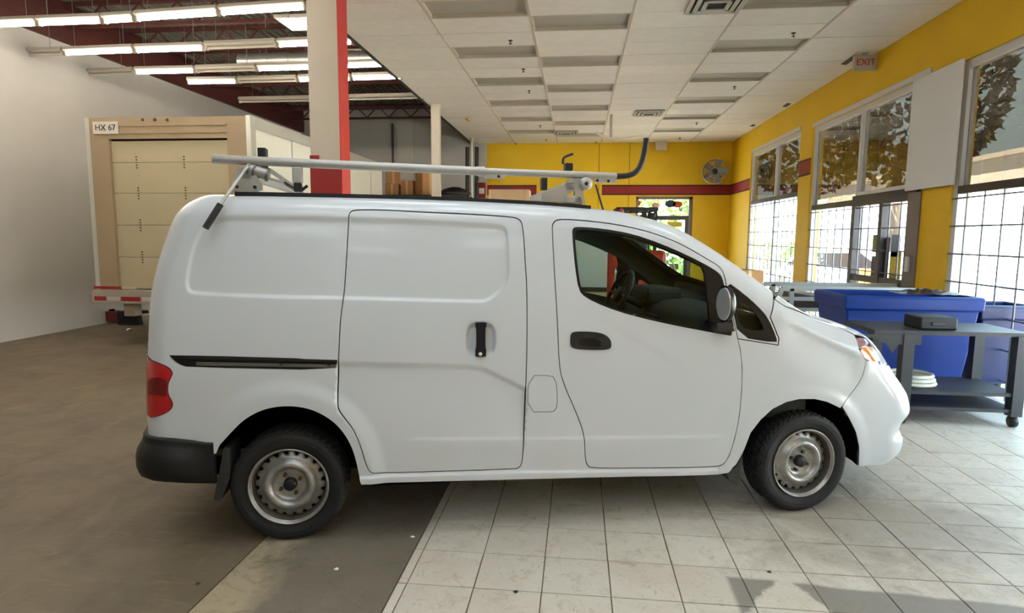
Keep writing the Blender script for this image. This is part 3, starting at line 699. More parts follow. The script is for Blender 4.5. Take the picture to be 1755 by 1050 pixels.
# ---------------------------------------------------------------- materials of the van
M_PAINT = mat('van_white_paint', (.64, .67, .705, 1), .34, 0, .5, coatr=.07)
M_BLACK = mat('black_plastic', (.006, .006, .007, 1), .5, bump=.15, bscale=400)
M_RUBBER = mat('rubber_seal', (.006, .006, .007, 1), .55)
M_GLOSSBLK = mat('gloss_black_trim', (.008, .008, .011, 1), .28, spec=.35)
M_GLASS = glass_mat('van_tinted_glass', (.70, .80, .74, 1), .4)
M_WSHIELD = glass_mat('windscreen_glass', (.72, .84, .78, 1), 1.0)
M_DARKIN = mat('dark_interior_trim', (.020, .022, .022, 1), .75, var=.15, vscale=8)
M_LINER = mat('grey_green_headliner', (.10, .115, .115, 1), .85)
M_UNDER = mat('underbody_black', (.0025, .0025, .0025, 1), .95, spec=.1)
M_TAIL = mat('red_lamp_lens', (.50, .006, .010, 1), .10, coat=1)
M_TAILD = mat('dark_red_lamp_lens', (.17, .003, .006, 1), .12, coat=1)
M_LENS = glass_mat('clear_headlamp_lens', (.92, .93, .94, 1), .4)
M_CHROME = mat('lamp_reflector', (.78, .78, .80, 1), .22, .4)
M_AMBER = mat('amber_lamp', (.90, .24, .01, 1), .18, coat=1)
M_PINK = mat('rose_reflector', (.62, .30, .36, 1), .15, .4, coat=1)
M_ALU = mat('rack_aluminium', (.47, .455, .42, 1), .45, .5, var=.10, vscale=12)
M_RIM = mat('silver_steel_wheel', (.42, .41, .39, 1), .36, .6, var=.30, vscale=14)
M_RIMD = mat('dirty_rim_barrel', (.10, .085, .065, 1), .7, .3, var=.4, vscale=20)
M_TYRE = mat('tyre_rubber', (.008, .008, .0085, 1), .75, var=.3, vscale=18, bump=.2, bscale=90)
M_TREAD = M_TYRE
M_RUST = mat('rusty_hub', (.12, .07, .04, 1), .8, .3, var=.4, vscale=40)
M_MIRROR = mat('mirror_glass', (.80, .82, .84, 1), .22, .7)
M_MUD = mat('mud_flap_rubber', (.03, .029, .028, 1), .7, var=.5, vscale=14)
# ---------------------------------------------------------------- assemble
van = thing('cargo_van', 'white cargo van with sliding door and aluminium ladder rack on its roof', 'van', (VO[0], VO[1], 0), VA)
GAP = .0036
def both(name, data, m, parents=None, near=True, far=True):
    r = []
    if near: r.append(sheet_obj(name, data, m, van if parents is None else parents[0], True))
    if far: r.append(sheet_obj(name, data, m, van if parents is None else parents[1], False))
    return r
APIL = [(1.285, .625), (1.18, .635), (1.08, .632), (.98, .625), (.88, .612), (.78, .592), (.68, .565), (.60, .55)]   # windscreen side edge
SEAM_R = [yz(.60, z, False) for z in np.linspace(1.70, .44, 14)]
sill_px = [(620, 826), (760, 822.5), (900, 819), (1060, 815), (1231, 811)]
bs = SEAM_R + [yz(.72, .44, False)] + [dom(base_pt(np.array([-2.0]), np.array([KV*math.atan2(.46-AX, .84)]))[0]), px(372, 775)] + ARCHR + pxl(sill_px)
bs += pxl([(1231, 800)]) + pxl(L_DFRONT[::-1][1:]) + pxl([(1265, 579.5), (1300, 585), (1333, 590.5), (1334, 580), (1319, 543), (1325, 512)])
bs += [xy(*p) for p in APIL] + [xy(x, .60) for x in np.linspace(.5, -1.8, 12)]
_holes = [offset(G_SLIDE, GAP), offset(G_FDOOR, GAP), offset(G_QTR, .001), offset(G_TRACK, .001), offset(G_TAIL, .001)]
body = both('body_side', sheet('body_side', [bs] + _holes + [offset(G_FUEL, .0015)], side_fn, .021, extra=FEAT), M_PAINT, far=False) \
     + both('body_side', sheet('body_side', [bs] + _holes, side_fn, .03), M_PAINT, near=False)
slide = both('sliding_door', sheet('sliding_door', [offset(G_SLIDE, -.0012)], side_fn, .019, extra=FEAT), M_PAINT)
fdoor = both('front_door', sheet('front_door', [offset(G_FDOOR, -.0012), offset(G_WIN, .001)], side_fn, .021, extra=FEAT), M_PAINT)
both('fuel_door', sheet('fuel_door', [offset(G_FUEL, -.0018)], side_fn, .02, .006), M_PAINT, far=False)
# front wing
SEAM_B = [(1485, 619), (1480, 640), (1472, 657.5), (1455, 679), (1442, 696)]
fen = pxl([(1231, 811), (1231, 800)]) + pxl(L_DFRONT[::-1][1:]) + pxl([(1265, 580.5), (1300, 586), (1334, 591.5), (1335.5, 580), (1320.5, 543), (1326.5, 512.5)])
fen += pxl([(1345, 525), (1386, 541.5), (1420, 553), (1449, 566), (1464, 574), (1472, 598)]) + pxl(SEAM_B[:-1]) + pxl(L_ARCHF[::-1]) + pxl([(1262, 796), (1246, 809)])
fen = offset(fen, -.0022)
both('front_wing', sheet('front_wing', [fen], side_fn, .022), M_PAINT)
# front bumper corners and centre
SPL = .50
def split_f(z0, z1, n): return [yz(SPL, z, True) for z in np.linspace(z0, z1, n)]
bum = pxl(SEAM_B) + pxl(L_ARCHB) + pxl([(1493, 797)]) + [yz(.73, .235), yz(.66, .225), yz(.58, .222)] + split_f(.222, .80, 16) + pxl([(1521, 626), (1503, 624.5)])
bum = offset(bum, -.0015)
both('front_bumper', sheet('front_bumper', [bum], side_fn, .022), M_PAINT)
head = pxl([(1463, 575.5), (1472, 597), (1485, 618), (1503, 623), (1519, 624.5)]) + split_f(.805, .925, 5) + [yz(.58, .945), px(1478, 571)]
head = offset(head, -.002)
for s_, hl in zip((0, 1), both('headlamp', sheet('headlamp', [head], plain_fn(.045), .03, 0), M_CHROME)):
    hl['label'] = 'headlamp with amber indicator'
    fl_ = (s_ == 0)
    sheet_obj('headlamp_lens', sheet('headlamp_lens', [head], plain_fn(.0), .03, .02), M_LENS, hl, fl_)
    sheet_obj('indicator', sheet('indicator', [chaikin(pxl([(1473, 596), (1492, 591), (1505, 605), (1510, 621), (1485, 618)]), 1)], plain_fn(.006), .03, .02), M_AMBER, hl, fl_)
    sheet_obj('side_reflector', sheet('side_reflector', [chaikin(pxl([(1464, 579), (1482, 577), (1492, 590), (1472, 595)]), 1)], plain_fn(.007), .03, .02), M_PINK, hl, fl_)
# full-width panels across the centre line
def full(half): return list(half) + [(u, KV*math.pi-v) for u, v in half[::-1]]
FH = [yz(y, z) for y, z in ((.50, .925), (.40, .915), (.28, .908), (.14, .904))] + [(yz(0, .902)[0], KV*math.pi/2)]
def cen(x): return (x, KV*math.pi/2)
hood_e = pxl([(1464, 573), (1449, 565), (1420, 552), (1386, 540.5), (1345, 524.5), (1327, 512)])
cowl = [xy(1.40, .56), xy(1.52, .40), xy(1.60, .2)]
hood = cowl[::-1] + hood_e[::-1] + [yz(.58, .948)] + FH[:-1]
sheet_obj('bonnet', sheet('bonnet', [offset(full(hood), -.003)], plain_fn(0), .03), M_PAINT, van)
cow = [xy(1.275, .60), xy(1.38, .46), xy(1.47, .28), xy(1.505, .12)] 
sheet_obj('cowl', sheet('cowl', [full(cow[::-1] + [px(1325, 512)] + cowl)], plain_fn(.012), .03), M_BLACK, van)
wsh = [xy(.70, .1), xy(.685, .25), xy(.65, .4), xy(.60, .54)] + [xy(*p) for p in APIL[::-1]] + [xy(1.275, .605), xy(1.38, .46), xy(1.47, .28), xy(1.505, .12)]
sheet_obj('windscreen', sheet('windscreen', [offset(full(wsh), -.003)], plain_fn(.003), .035), M_WSHIELD, van)
roof = [xy(.70, .1), xy(.685, .25), xy(.65, .4), xy(.60, .545)] + [xy(x, .597) for x in np.linspace(.5, -1.8, 16)] + [yz(.597, 1.70, False), yz(.4, 1.70, False), yz(.2, 1.70, False)]
sheet_obj('roof', sheet('roof', [full(roof)], plain_fn(.0005), .06, .0), M_PAINT, van)
# front and rear ends, outlines in (across, height)
def capfn(front, ex=0.): return lambda u, v: cap_surf(u, v, front, ex)
fr_o = [(-SPL, z) for z in np.linspace(.222, .925, 12)] + [(y, .902+.09*y*y) for y in np.linspace(-.45, .45, 12)] + [(SPL, z) for z in np.linspace(.925, .222, 12)] + [(y, .222) for y in np.linspace(.4, -.4, 8)]
g_up = rounded([(-.34, .66), (.34, .66), (.42, .80), (.44, .86), (-.44, .86), (-.42, .80)], .04); g_lo = rounded([(-.42, .32), (.42, .32), (.40, .46), (-.40, .46)], .04)
fb = sheet_obj('front_fascia', sheet('front_fascia', [fr_o, g_up, g_lo], capfn(True), .03), M_PAINT, van)
gr = sheet_obj('grille', sheet('grille', [offset(g_up, .01)], capfn(True, .035), .04, 0), M_BLACK, van)
for k in range(3):
    z = .70+.05*k; sheet_obj('grille_slat', sheet('grille_slat', [[(-.36-.02*k, z-.008), (.36+.02*k, z-.008), (.36+.02*k, z+.008), (-.36-.02*k, z+.008)]], capfn(True, .015), .05, .015), M_CHROME, gr)
sheet_obj('lower_intake', sheet('lower_intake', [offset(g_lo, .01)], capfn(True, .04), .04, 0), M_BLACK, van)
zs = np.linspace(.44, 1.70, 16)
for s_ in (-1, 1):
    ro = [(s_*.004, z) for z in zs] + [(s_*.2, 1.70), (s_*.4, 1.70)] + [(s_*.597, z) for z in zs[::-1]] + [(s_*.3, .44)]
    rd = sheet_obj('rear_door', sheet('rear_door', [ro], capfn(False), .05), M_PAINT, van)
    if s_ > 0:
        m_ = MB(); p_ = cap_surf(np.array([.10]), np.array([.86]), False)[0]; m_.box((p_[0]-.035, -.02, .80), (p_[0]+.01, .05, .94), bev=.008); m_.build('rear_handle', M_BLACK, rd)
# lamps and sliding track
for s_, o in zip((0, 1), both('tail_lamp', sheet('tail_lamp', [offset(G_TAIL, -.002)], plain_fn(-.006), .02, .03), M_TAIL)):
    sheet_obj('lamp_insert', sheet('lamp_insert', [chaikin(pxl([(256, 648), (270, 645), (287, 650), (286, 664), (287, 680), (272, 676), (256, 676)]), 1)], plain_fn(-.0085), .02, .004), M_TAILD, o, s_ == 0)
for s_, o in zip((0, 1), both('door_track', sheet('door_track', [offset(G_TRACK, .004)], plain_fn(.022), .03, 0), M_BLACK)):
    sheet_obj('track_rail', sheet('track_rail', [pxl([(335, 620.5), (578, 625), (578, 630.5), (335, 626.5)])], plain_fn(.010), .03, .006), mat('track_rail_metal', (.16, .155, .13, 1), .45, .5), o, s_ == 0)
    sheet_obj('track_lip', sheet('track_lip', [pxl([(291, 608.5), (578, 616.5), (578, 620), (300, 613.5)])], plain_fn(-.003), .03, .02), M_BLACK, o, s_ == 0)
# door windows
for s_, dr in enumerate(fdoor):
    fl_ = s_ == 0
    wf = sheet_obj('window_frame', sheet('window_frame', [offset(G_WIN, -.0005), G_GLASS], plain_fn(.004), .03, .02), M_GLOSSBLK, dr, fl_)
    sheet_obj('window_glass', sheet('window_glass', [offset(G_GLASS, .002)], plain_fn(.010), .05, 0), M_GLASS, dr, fl_)
    hb = chaikin(pxl([(977, 585), (978, 572), (984, 567.5), (1015, 568), (1033, 571), (1045, 579), (1048, 590), (1045, 599), (1015, 599.5), (984, 597.5), (978, 593)]), 2)
    hd = sheet_obj('door_handle', sheet('door_handle', [hb, chaikin(pxl([(991, 579), (1026, 580), (1031, 591), (1026, 594), (994, 593)]), 1)], plain_fn(-.006), .02, .012), M_BLACK, dr, fl_)
    sheet_obj('handle_recess', sheet('handle_recess', [offset(hb, -.004)], plain_fn(-.001), .02, 0), M_GLOSSBLK, hd, fl_)
for s_, dr in enumerate(slide):
    hc = vhit(824, 581, -.862); sy = -1 if s_ == 0 else 1
    m_ = MB(); p_ = chaikin([(-.027, -.092), (.027, -.092), (.027, -.086), (.029, -.055), (.024, -.045), (.024, .06), (.029, .066), (.029, .084), (.029, .090), (-.029, .090), (-.029, .084), (-.029, .066), (-.024, .06), (-.024, -.045), (-.029, -.055), (-.029, -.086)], 1)
    m_.prism([(hc[0]+a, hc[2]+b) for a, b in p_], sy*.846, sy*.872)
    h = m_.build('door_handle', M_GLOSSBLK, dr)
    MB().lathe([(.0, .876), (.008, .876), (.010, .872)], 16, 'Y', Matrix.Translation((hc[0]-.003, 0, hc[2]-.078)) @ Matrix.Diagonal((1, sy, 1, 1))).build('lock_cylinder', M_CHROME, h)
for s_, bd in enumerate((body[0], body[1])):
    fl_ = s_ == 0
    q = sheet_obj('quarter_window', sheet('quarter_window', [offset(G_QTR, -.001), G_QGL], plain_fn(.003), .03, .012), M_GLOSSBLK, bd, fl_)
    sheet_obj('quarter_glass', sheet('quarter_glass', [offset(G_QGL, .002)], plain_fn(.008), .05, 0), M_GLASS, q, fl_)
# wing mirrors
for s_ in (-1, 1):
    P = vhit(1243, 521, -.97); mx, mz = P[0], P[2]
    Mr = Matrix.Translation((mx, s_*.965, mz)) @ Matrix.Rotation(-s_*math.radians(12), 4, 'Z')
    hs = MB().lathe([(1, 0), (.99, .2), (.92, .5), (.75, .78), (.45, .94), (0, 1)], 28, 'X', Mr @ Matrix.Diagonal((.050, .066, .100, 1)) @ Matrix.Translation((-.1, 0, 0))).build('wing_mirror', M_GLOSSBLK, van); hs['label'] = 'black wing mirror'
    MB().prism([(mx-.03, mz-.105), (mx+.05, mz-.10), (mx+.075, mz-.15), (mx-.02, mz-.16)], s_*.80, s_*.95).build('mirror_arm', M_BLACK, hs)
    MB().lathe([(0, -.012), (.90, -.012), (.93, -.006), (.93, .01)], 28, 'X', Mr @ Matrix.Diagonal((1, .062, .096, 1)), smooth=False).build('mirror_glass', M_MIRROR, hs)
# rear bumper: section swept round the tail
def plan_pt(th, z):
    cx = -1.5; c, s = math.cos(th), math.sin(th)
    r = bis(lambda q: fbody(cx+q*c, q*s, np.array(z)), np.array(0.), np.array(1.6)); return Vector((cx+float(r)*c, float(r)*s))
ths = [math.pi*1.07-0*k for k in ()]
path = []
for x in np.linspace(-1.815, -2.0, 5):
    path.append(Vector((x, float(bis(lambda q: fbody(np.array(x), q, np.array(.5)), np.array(0.), np.array(1.2))))))
a0 = math.atan2(path[-1].y, path[-1].x+1.5)
for t in np.linspace(a0, 2*math.pi-a0, 44)[1:-1]: path.append(plan_pt(t, .5))
path += [Vector((p.x, -p.y)) for p in path[4::-1]]
sec = [(-.03, .592), (.008, .590), (.014, .575), (.030, .548), (.050, .518), (.059, .48), (.060, .42), (.050, .385), (.022, .364), (-.06, .360)]
V = []; n = len(path)
for i, p in enumerate(path):
    d = (path[min(i+1, n-1)]-path[max(i-1, 0)]).normalized(); o = Vector((d.y, -d.x)); 
    if o.dot(p-Vector((-1.5, 0))) < 0: o = -o
    w_ = 1 - ss(-1.98, -1.84, np.array(p.x))*.75
    for q, z in sec: qq = max(q*float(w_), .020) if .40 < z < .591 else q*float(w_); V.append((p.x+o.x*qq, p.y+o.y*qq, z-.030*float(ss(-2.1, -1.8, np.array(p.x)))*(1 if z > .5 else .8)))
m_ = len(sec); MBr = MB().add(V, [(i*m_+j, (i+1)*m_+j, (i+1)*m_+j+1, i*m_+j+1) for i in range(n-1) for j in range(m_-1)], True)
for e in (0, n-1): MBr.add(V[e*m_:(e+1)*m_], [tuple(range(m_))])
MBr.build('rear_bumper', M_BLACK, van)
MB().box((-2.30, .10, .62), (-2.265, .42, .76), bev=.006).build('plate_holder', M_PAINT, van)
# underbody, wheel houses, flaps, exhaust
u_ = MB(); u_.box((-1.05, -.74, .24), (1.04, .74, .36)); u_.box((-2.1, -.62, .30), (-1.0, .62, .46)); u_.box((1.0, -.55, .24), (2.1, .55, .40))
u_.build('underbody', M_UNDER, van)
def house(poly, name, x0, x1):
    P3 = base_pt(np.array([p[0] for p in poly]), np.array([p[1] for p in poly]))
    for s_ in (-1, 1):
        m = MB(); k = len(P3); V = []
        for f_, dz in ((-.006, 0), (-.05, .012), (-.36, .03)):
            V += [(p[0], s_*(p[1]+f_), p[2]+dz) for p in P3]
        m.add(V, [(r*k+i, r*k+i+1, (r+1)*k+i+1, (r+1)*k+i) for r in range(2) for i in range(k-1)], True)
        m.add(V[2*k:], [tuple(range(k))]); m.build(name, M_UNDER, van)
house(ARCHR, 'wheel_house', 0, 0); house(ARCHF, 'wheel_house', 0, 0)
for s_ in (-1, 1):
    p0, p1, p2, p3 = (vhit(*q, -.80) for q in ((387, 768), (385, 795), (361, 846), (359, 815)))
    MB().prism([(-1.775, .52), (-1.745, .52), (-1.752, .36), (-1.80, .245), (-1.835, .25), (-1.80, .40)], s_*.66, s_*.845).build('mud_flap', M_MUD, van)
    MB().prism([(1.065, .405), (1.055, .30), (1.035, .185), (.985, .215), (.965, .262), (1.03, .30)], s_*.68, s_*.84).build('mud_flap', M_MUD, van)
MB().bar((-1.95, -.60, .43), (-1.30, -.60, .40), .06, .035).build('leaf_spring', mat('spring_tan_grey', (.20, .17, .13, 1), .7, .2), van)
ex = MB(); ex.tube([(-1.35, -.52, .33), (-1.75, -.52, .33), (-2.12, -.52, .31)], .032, 14); ex.tube([(-1.95, -.50, .34), (-1.55, -.50, .34)], .085, 18)
ex.build('exhaust', mat('exhaust_steel', (.22, .20, .17, 1), .5, .7, var=.3), van)
MB().tube([(-1.4425, -.7, .30), (-1.4425, .7, .30)], .05, 12).build('rear_axle', M_UNDER, van)
# ---------------------------------------------------------------- wheels
def wheel_parts():
    T = MB(); NT = 144
    tp = [(.202, -.006), (.210, -.002), (.222, .004), (.245, .011), (.266, .011), (.282, .004), (.292, -.008), (.298, -.022), (.3005, -.045), (.301, -.075), (.301, -.105), (.3005, -.135), (.298, -.158), (.290, -.174), (.266, -.190), (.235, -.19), (.205, -.18)]
    def tread(k, i, r, h):
        if 6 <= i <= 12:
            ph = (k + (i-9)*.8) % 3
            if ph >= 2 and i not in (8, 10): r -= .010 if i not in (6, 12) else .006
            if i in (8, 10): r -= .008
        return r, h
    T.lathe(tp, NT, 'Y', fn=tread, smooth=False)
    R = MB()
    R.lathe([(.203, -.004), (.206, .004), (.202, .008), (.197, .004), (.195, -.006), (.190, -.012)], 72, 'Y')
    Bq = MB().lathe([(.191, -.011), (.186, -.022), (.178, -.06), (.176, -.16), (.03, -.16)], 60, 'Y')
    def notch(k, i, r, h):
        if i == 0: r = .176 if (k % 6) in (0, 1, 2, 3) else .158
        if i == 0 and (k % 6) > 3: h -= .004
        return r, h
    R.lathe([(.172, -.048), (.160, -.040), (.150, -.037), (.140, -.030), (.130, -.018), (.120, -.010), (.110, -.008), (.100, -.014), (.091, -.030), (.085, -.042), (.074, -.046), (.030, -.046)], 120, 'Y', fn=notch)
    H = MB().lathe([(.0, -.014), (.026, -.014), (.033, -.020), (.036, -.052)], 24, 'Y')
    Nn = MB().lathe([(0, -.030), (.010, -.030), (.012, -.052)], 6, 'Y', smooth=False)
    return T, Bq, R, H, Nn
wp = [b.mesh(nm, m_) for b, nm, m_ in zip(wheel_parts(), ('tyre', 'rim_barrel', 'wheel', 'hub_cap', 'lug_nut'), (M_TYRE, M_RIMD, M_RIM, M_BLACK, M_RUST))]
for wx in (-1.4625, 1.4475):
    for s_ in (-1, 1):
        r = obj('wheel', wp[2], None, van); r.location = (wx, s_*.838, .297)
        r.rotation_euler = (0, random.uniform(0, 6), 0) if s_ > 0 else (0, random.uniform(0, 6), math.pi)
        if s_ < 0 and wx > 0: r.rotation_euler[2] = math.pi+math.radians(5)
        for me, nm in ((wp[0], 'tyre'), (wp[1], 'rim_barrel'), (wp[3], 'hub_cap')): obj(nm, me, None, r)
        for k in range(4): q = obj('lug_nut', wp[4], None, r); q.location = (.056*math.cos(math.pi*(k+.5)/2), 0, .056*math.sin(math.pi*(k+.5)/2))
# ---------------------------------------------------------------- cabin
lin_cut = dom(base_pt(np.array([-.3]), np.array([0.]))[0])
lo = [(-.35, KV*math.atan2(.30-AX, .84)), (1.0, KV*math.atan2(.30-AX, .84)), (1.25, KV*math.atan2(.9-AX, .8)), xy(1.29, .64)] + [xy(x, y+.012) for x, y in APIL[1:]] + [xy(.5, .1), xy(-.35, .1)]
both('cabin_lining', sheet('cabin_lining', [lo, offset(G_WIN, -.012), offset(G_QTR, -.008)], plain_fn(.03), .05, 0), mat('cabin_trim_grey', (.045, .055, .055, 1), .8))
cg = [(-2.1, KV*math.atan2(.80-AX, .84)), (-1.06, KV*math.atan2(.80-AX, .84)), (-1.02, KV*math.atan2(.30-AX, .84)), (-.36, KV*math.atan2(.30-AX, .84)), xy(-.36, .05), xy(-1.95, .05)]
both('cargo_lining', sheet('cargo_lining', [cg], plain_fn(.05), .08, 0), M_DARKIN)
dsh = MB()
dp = rounded([(.86, .55), (.80, .85), (.84, 1.02), (.88, 1.13), (.98, 1.165), (1.12, 1.165), (1.34, 1.13), (1.50, 1.08), (1.50, .55)], .05)
dsh.prism(dp, -.74, .74); db = dsh.build('dashboard', M_DARKIN, van)
MB().box((.84, .18, 1.12), (1.10, .58, 1.24), bev=.03).build('instrument_binnacle', M_DARKIN, db)
MB().box((.795, -.10, .75), (.83, .12, 1.08), bev=.012).build('centre_stack', M_GLOSSBLK, db)
MB().tube([(.95, .38, 1.06), (.68, .38, 1.18)], .028, 12).build('steering_column', M_DARKIN, db)
sw = MB(); Ms = Matrix.Translation((.68, .38, 1.185)) @ Matrix.Rotation(math.radians(-62), 4, 'Y')
sw.tube([Ms @ Vector((.185*math.cos(a), .185*math.sin(a), 0)) for a in np.linspace(0, 2*math.pi, 33)], .016, 10, cap=False)
for a in (math.pi*.5, -math.pi*.5, 0): sw.tube([Ms @ Vector((.04*math.cos(a), .04*math.sin(a), -.02)), Ms @ Vector((.18*math.cos(a), .18*math.sin(a), 0))], .014, 8)
sw.lathe([(0, .015), (.06, .012), (.07, -.02), (0, -.03)], 20, 'Z', Ms)
sw.build('steering_wheel', M_DARKIN, van)
for s_ in (-1, 1):
    st = MB(); y0 = s_*.38
    st.box((-.28, y0-.24, .42), (.24, y0+.24, .62), bev=.06)
    st.build('seat', M_DARKIN, van)
    bk = MB(); Mb = Matrix.Translation((-.24, y0, .60)) @ Matrix.Rotation(math.radians(-14), 4, 'Y')
    bk.box((-.09, -.23, 0), (.06, .23, .58), M=Mb, bev=.05); o = bk.build('seat_backrest', M_DARKIN, van)
    hr = MB().box((-.06, -.12, .62), (.04, .12, .80), M=Mb, bev=.035); hr.tube([Mb @ Vector((-.01, -.06, .55)), Mb @ Vector((-.01, -.06, .65))], .007, 8); hr.tube([Mb @ Vector((-.01, .06, .55)), Mb @ Vector((-.01, .06, .65))], .007, 8)
    hr.build('headrest', M_DARKIN, o)
MB().box((-.40, -.75, .36), (1.0, .75, .40)).build('cabin_floor', M_UNDER, van)
MB().box((1.03, -.11, 1.48), (1.06, .11, 1.55), bev=.01).build('rear_view_mirror', M_BLACK, van)
# ---------------------------------------------------------------- ladder rack on the roof
YR = -.60   # near rail
def rp(x, y, yl=YR): return Vector(vhit(x, y, yl))
a, b = rp(365, 272.5), rp(826, 293.5); c = rp(1056, 302)
rail = MB().tube([a, b], .0235, 16).build('ladder_rack', M_ALU, van); rail['label'] = 'aluminium ladder rack with black curved front stop'
MB().tube([b+Vector((-.02, 0, 0)), c], .0195, 16).build('front_rail', M_ALU, rail)
MB().tube([b+Vector((-.03, 0, 0)), b+Vector((.015, 0, 0))], .0265, 16).build('rail_collar', M_ALU, rail)
hk = [rp(1052, 302), rp(1066, 302), rp(1079, 300.5), rp(1090, 295), rp(1097, 286), rp(1101, 275), rp(1104, 262), rp(1108, 237)]
MB().tube(chaikin(hk, 2, False), .0165, 14).build('curved_stop', M_RUBBER, rail)
for x0, x1, y0, y1 in ((828, 864, 297, 304), (1018, 1056, 303, 311)):
    p, q = rp(x0, y0), rp(x1, y1); MB().box((p.x, YR-.012, q.z-.008), (q.x, YR+.012, p.z), bev=.004).build('clamp_plate', M_ALU, rail)
for x, y in ((855, 302), (1024, 309), (1043, 310)):
    p = rp(x, y, YR-.014); MB().lathe([(0, -.006), (.007, -.006), (.009, .004)], 10, 'Y', Matrix.Translation(p)).build('bolt', M_RUBBER, rail)
# black mounting strip along the roof edge, both sides
for s_ in (-1, 1):
    pts = []
    for xx in np.linspace(vhit(403, 331, -.66)[0], vhit(1012, 356, -.66)[0], 24):
        z = float(bis(lambda q: fbody(np.array(xx), np.array(.645), q), np.array(.9), np.array(2.3))); pts.append((xx, s_*.645, z+.002))
    m_ = MB()
    for p, q in zip(pts[:-1], pts[1:]): m_.bar(p, q, .045, .026)
    m_.build('mounting_strip', M_RUBBER, rail)
zr = lambda xx, yy: float(bis(lambda q: fbody(np.array(xx), np.array(yy), q), np.array(.9), np.array(2.3)))
# rear station: foot, pivot drum, links
f0 = rp(424, 327); xr_ = f0.x
for s_ in (-1, 1):
    y_ = s_*.60
    m_ = MB(); zb = zr(xr_, .6)+.015
    o_ = chaikin([(-.075, 0), (.075, 0), (.07, .05), (.055, .075), (.052, .125), (-.05, .125), (-.052, .075), (-.07, .05)], 1)
    m_.prism([(xr_+p, zb+q) for p, q in o_], y_-.02, y_+.02); m_.build('rack_foot', M_ALU, rail)
    for dx in (-.045, .045): MB().lathe([(0, -.03), (.008, -.03), (.010, .03)], 10, 'Y', Matrix.Translation((xr_+dx, y_, zb+.025))).build('bolt', M_RUBBER, rail)
dr0, dr1 = rp(424, 288), rp(461, 300)
MB().tube([dr0, dr1], .030, 18).build('pivot_drum', M_ALU, rail)
for p in (dr0+(dr1-dr0)*.1, dr0+(dr1-dr0)*.35, dr0+(dr1-dr0)*.95): MB().tube([p-(dr1-dr0).normalized()*.005, p+(dr1-dr0).normalized()*.005], .036, 18).build('drum_ring', mat('dull_steel', (.20, .20, .18, 1), .5, .7), rail)
MB().bar(rp(462, 291), rp(513, 327), .022, .022).build('link_arm', M_ALU, rail)
MB().bar(rp(440, 300), rp(505, 318), .02, .014).build('link_arm', M_ALU, rail)
MB().tube([rp(488, 312), rp(512, 327)], .012, 10).build('gas_strut', M_RUBBER, rail)
MB().tube([rp(514, 328), rp(527, 318)], .008, 8).build('lever', M_RUBBER, rail)
MB().tube([rp(514, 312), rp(514, 328)], .008, 8).build('lever', M_RUBBER, rail)
p = rp(510, 296); MB().box((p.x-.025, YR-.02, p.z-.055), (p.x+.025, YR+.02, p.z+.03), bev=.006).build('rail_bracket', M_ALU, rail)
MB().box((p.x-.02, YR-.015, p.z-.10), (p.x+.02, YR+.015, p.z-.055), bev=.004).build('bracket_stop', M_RUBBER, rail)
# hand crank hanging down the rear corner
h0, h1, h2 = rp(419, 292, -.66), rp(376, 353, -.80), rp(352, 391, -.84)
MB().tube([rp(427, 284, -.62), h0, h1], .008, 10).build('crank_rod', M_ALU, rail)
MB().tube([h1+(h1-h2)*.08, h2], .0165, 12).build('crank_grip', M_RUBBER, rail)
# cross bars
for x_ in (xr_, rp(975, 330).x):
    MB().bar((x_, -.62, zr(x_, 0)+.085), (x_, .62, zr(x_, 0)+.085), .05, .04).build('cross_bar', M_ALU, rail)
# front station
fx = rp(955, 340)
MB().prism([(q.x, q.z) for q in (rp(927, 345), rp(926, 330), rp(940, 328), rp(965, 317), rp(975, 306), rp(1000, 306), rp(1012, 312), rp(1012, 322), rp(996, 322), rp(1002, 349), rp(985, 349), rp(984, 327), rp(970, 334), rp(968, 346))], YR-.02, YR+.02).build('front_bracket', M_ALU, rail)
p = rp(1003, 315, YR-.02); MB().lathe([(0, -.028), (.030, -.028), (.036, -.018), (.036, .03), (0, .03)], 20, 'Y', Matrix.Translation(p)).build('clamp_knuckle', M_ALU, rail)
MB().lathe([(0, -.034), (.010, -.034), (.012, -.02)], 10, 'Y', Matrix.Translation(p)).build('bolt', M_RUBBER, rail)
p = rp(972, 340); MB().box((p.x-.03, YR-.02, zr(p.x, .6)+.01), (p.x+.09, YR+.02, zr(p.x, .6)+.06), bev=.01).build('rack_foot', M_ALU, rail)
p, q = rp(932, 305, -.3), rp(932, 326, -.3); MB().box((p.x-.018, -.33, q.z), (p.x+.018, -.27, p.z), bev=.004).build('ladder_stop', M_RUBBER, rail)
p, q = rp(974, 280, -.5), rp(974, 293, -.5); MB().box((p.x-.022, -.53, q.z), (p.x+.022, -.47, p.z), bev=.004).build('ladder_stop', M_RUBBER, rail)
p, q = rp(450, 254, -.3), rp(450, 269, -.3); MB().box((p.x-.022, -.33, q.z-.10), (p.x+.022, -.27, p.z), bev=.004).build('ladder_stop', M_RUBBER, rail)
MB().tube(chaikin([rp(965, 281, -.5), rp(965, 272, -.5), rp(969, 268, -.5), rp(982, 263.5, -.5)], 2, False), .0075, 8).build('hook', M_RUBBER, rail)
MB().tube([rp(1021, 317, -.5), rp(1034, 361, -.62)], .006, 8).build('antenna', M_RUBBER, van)
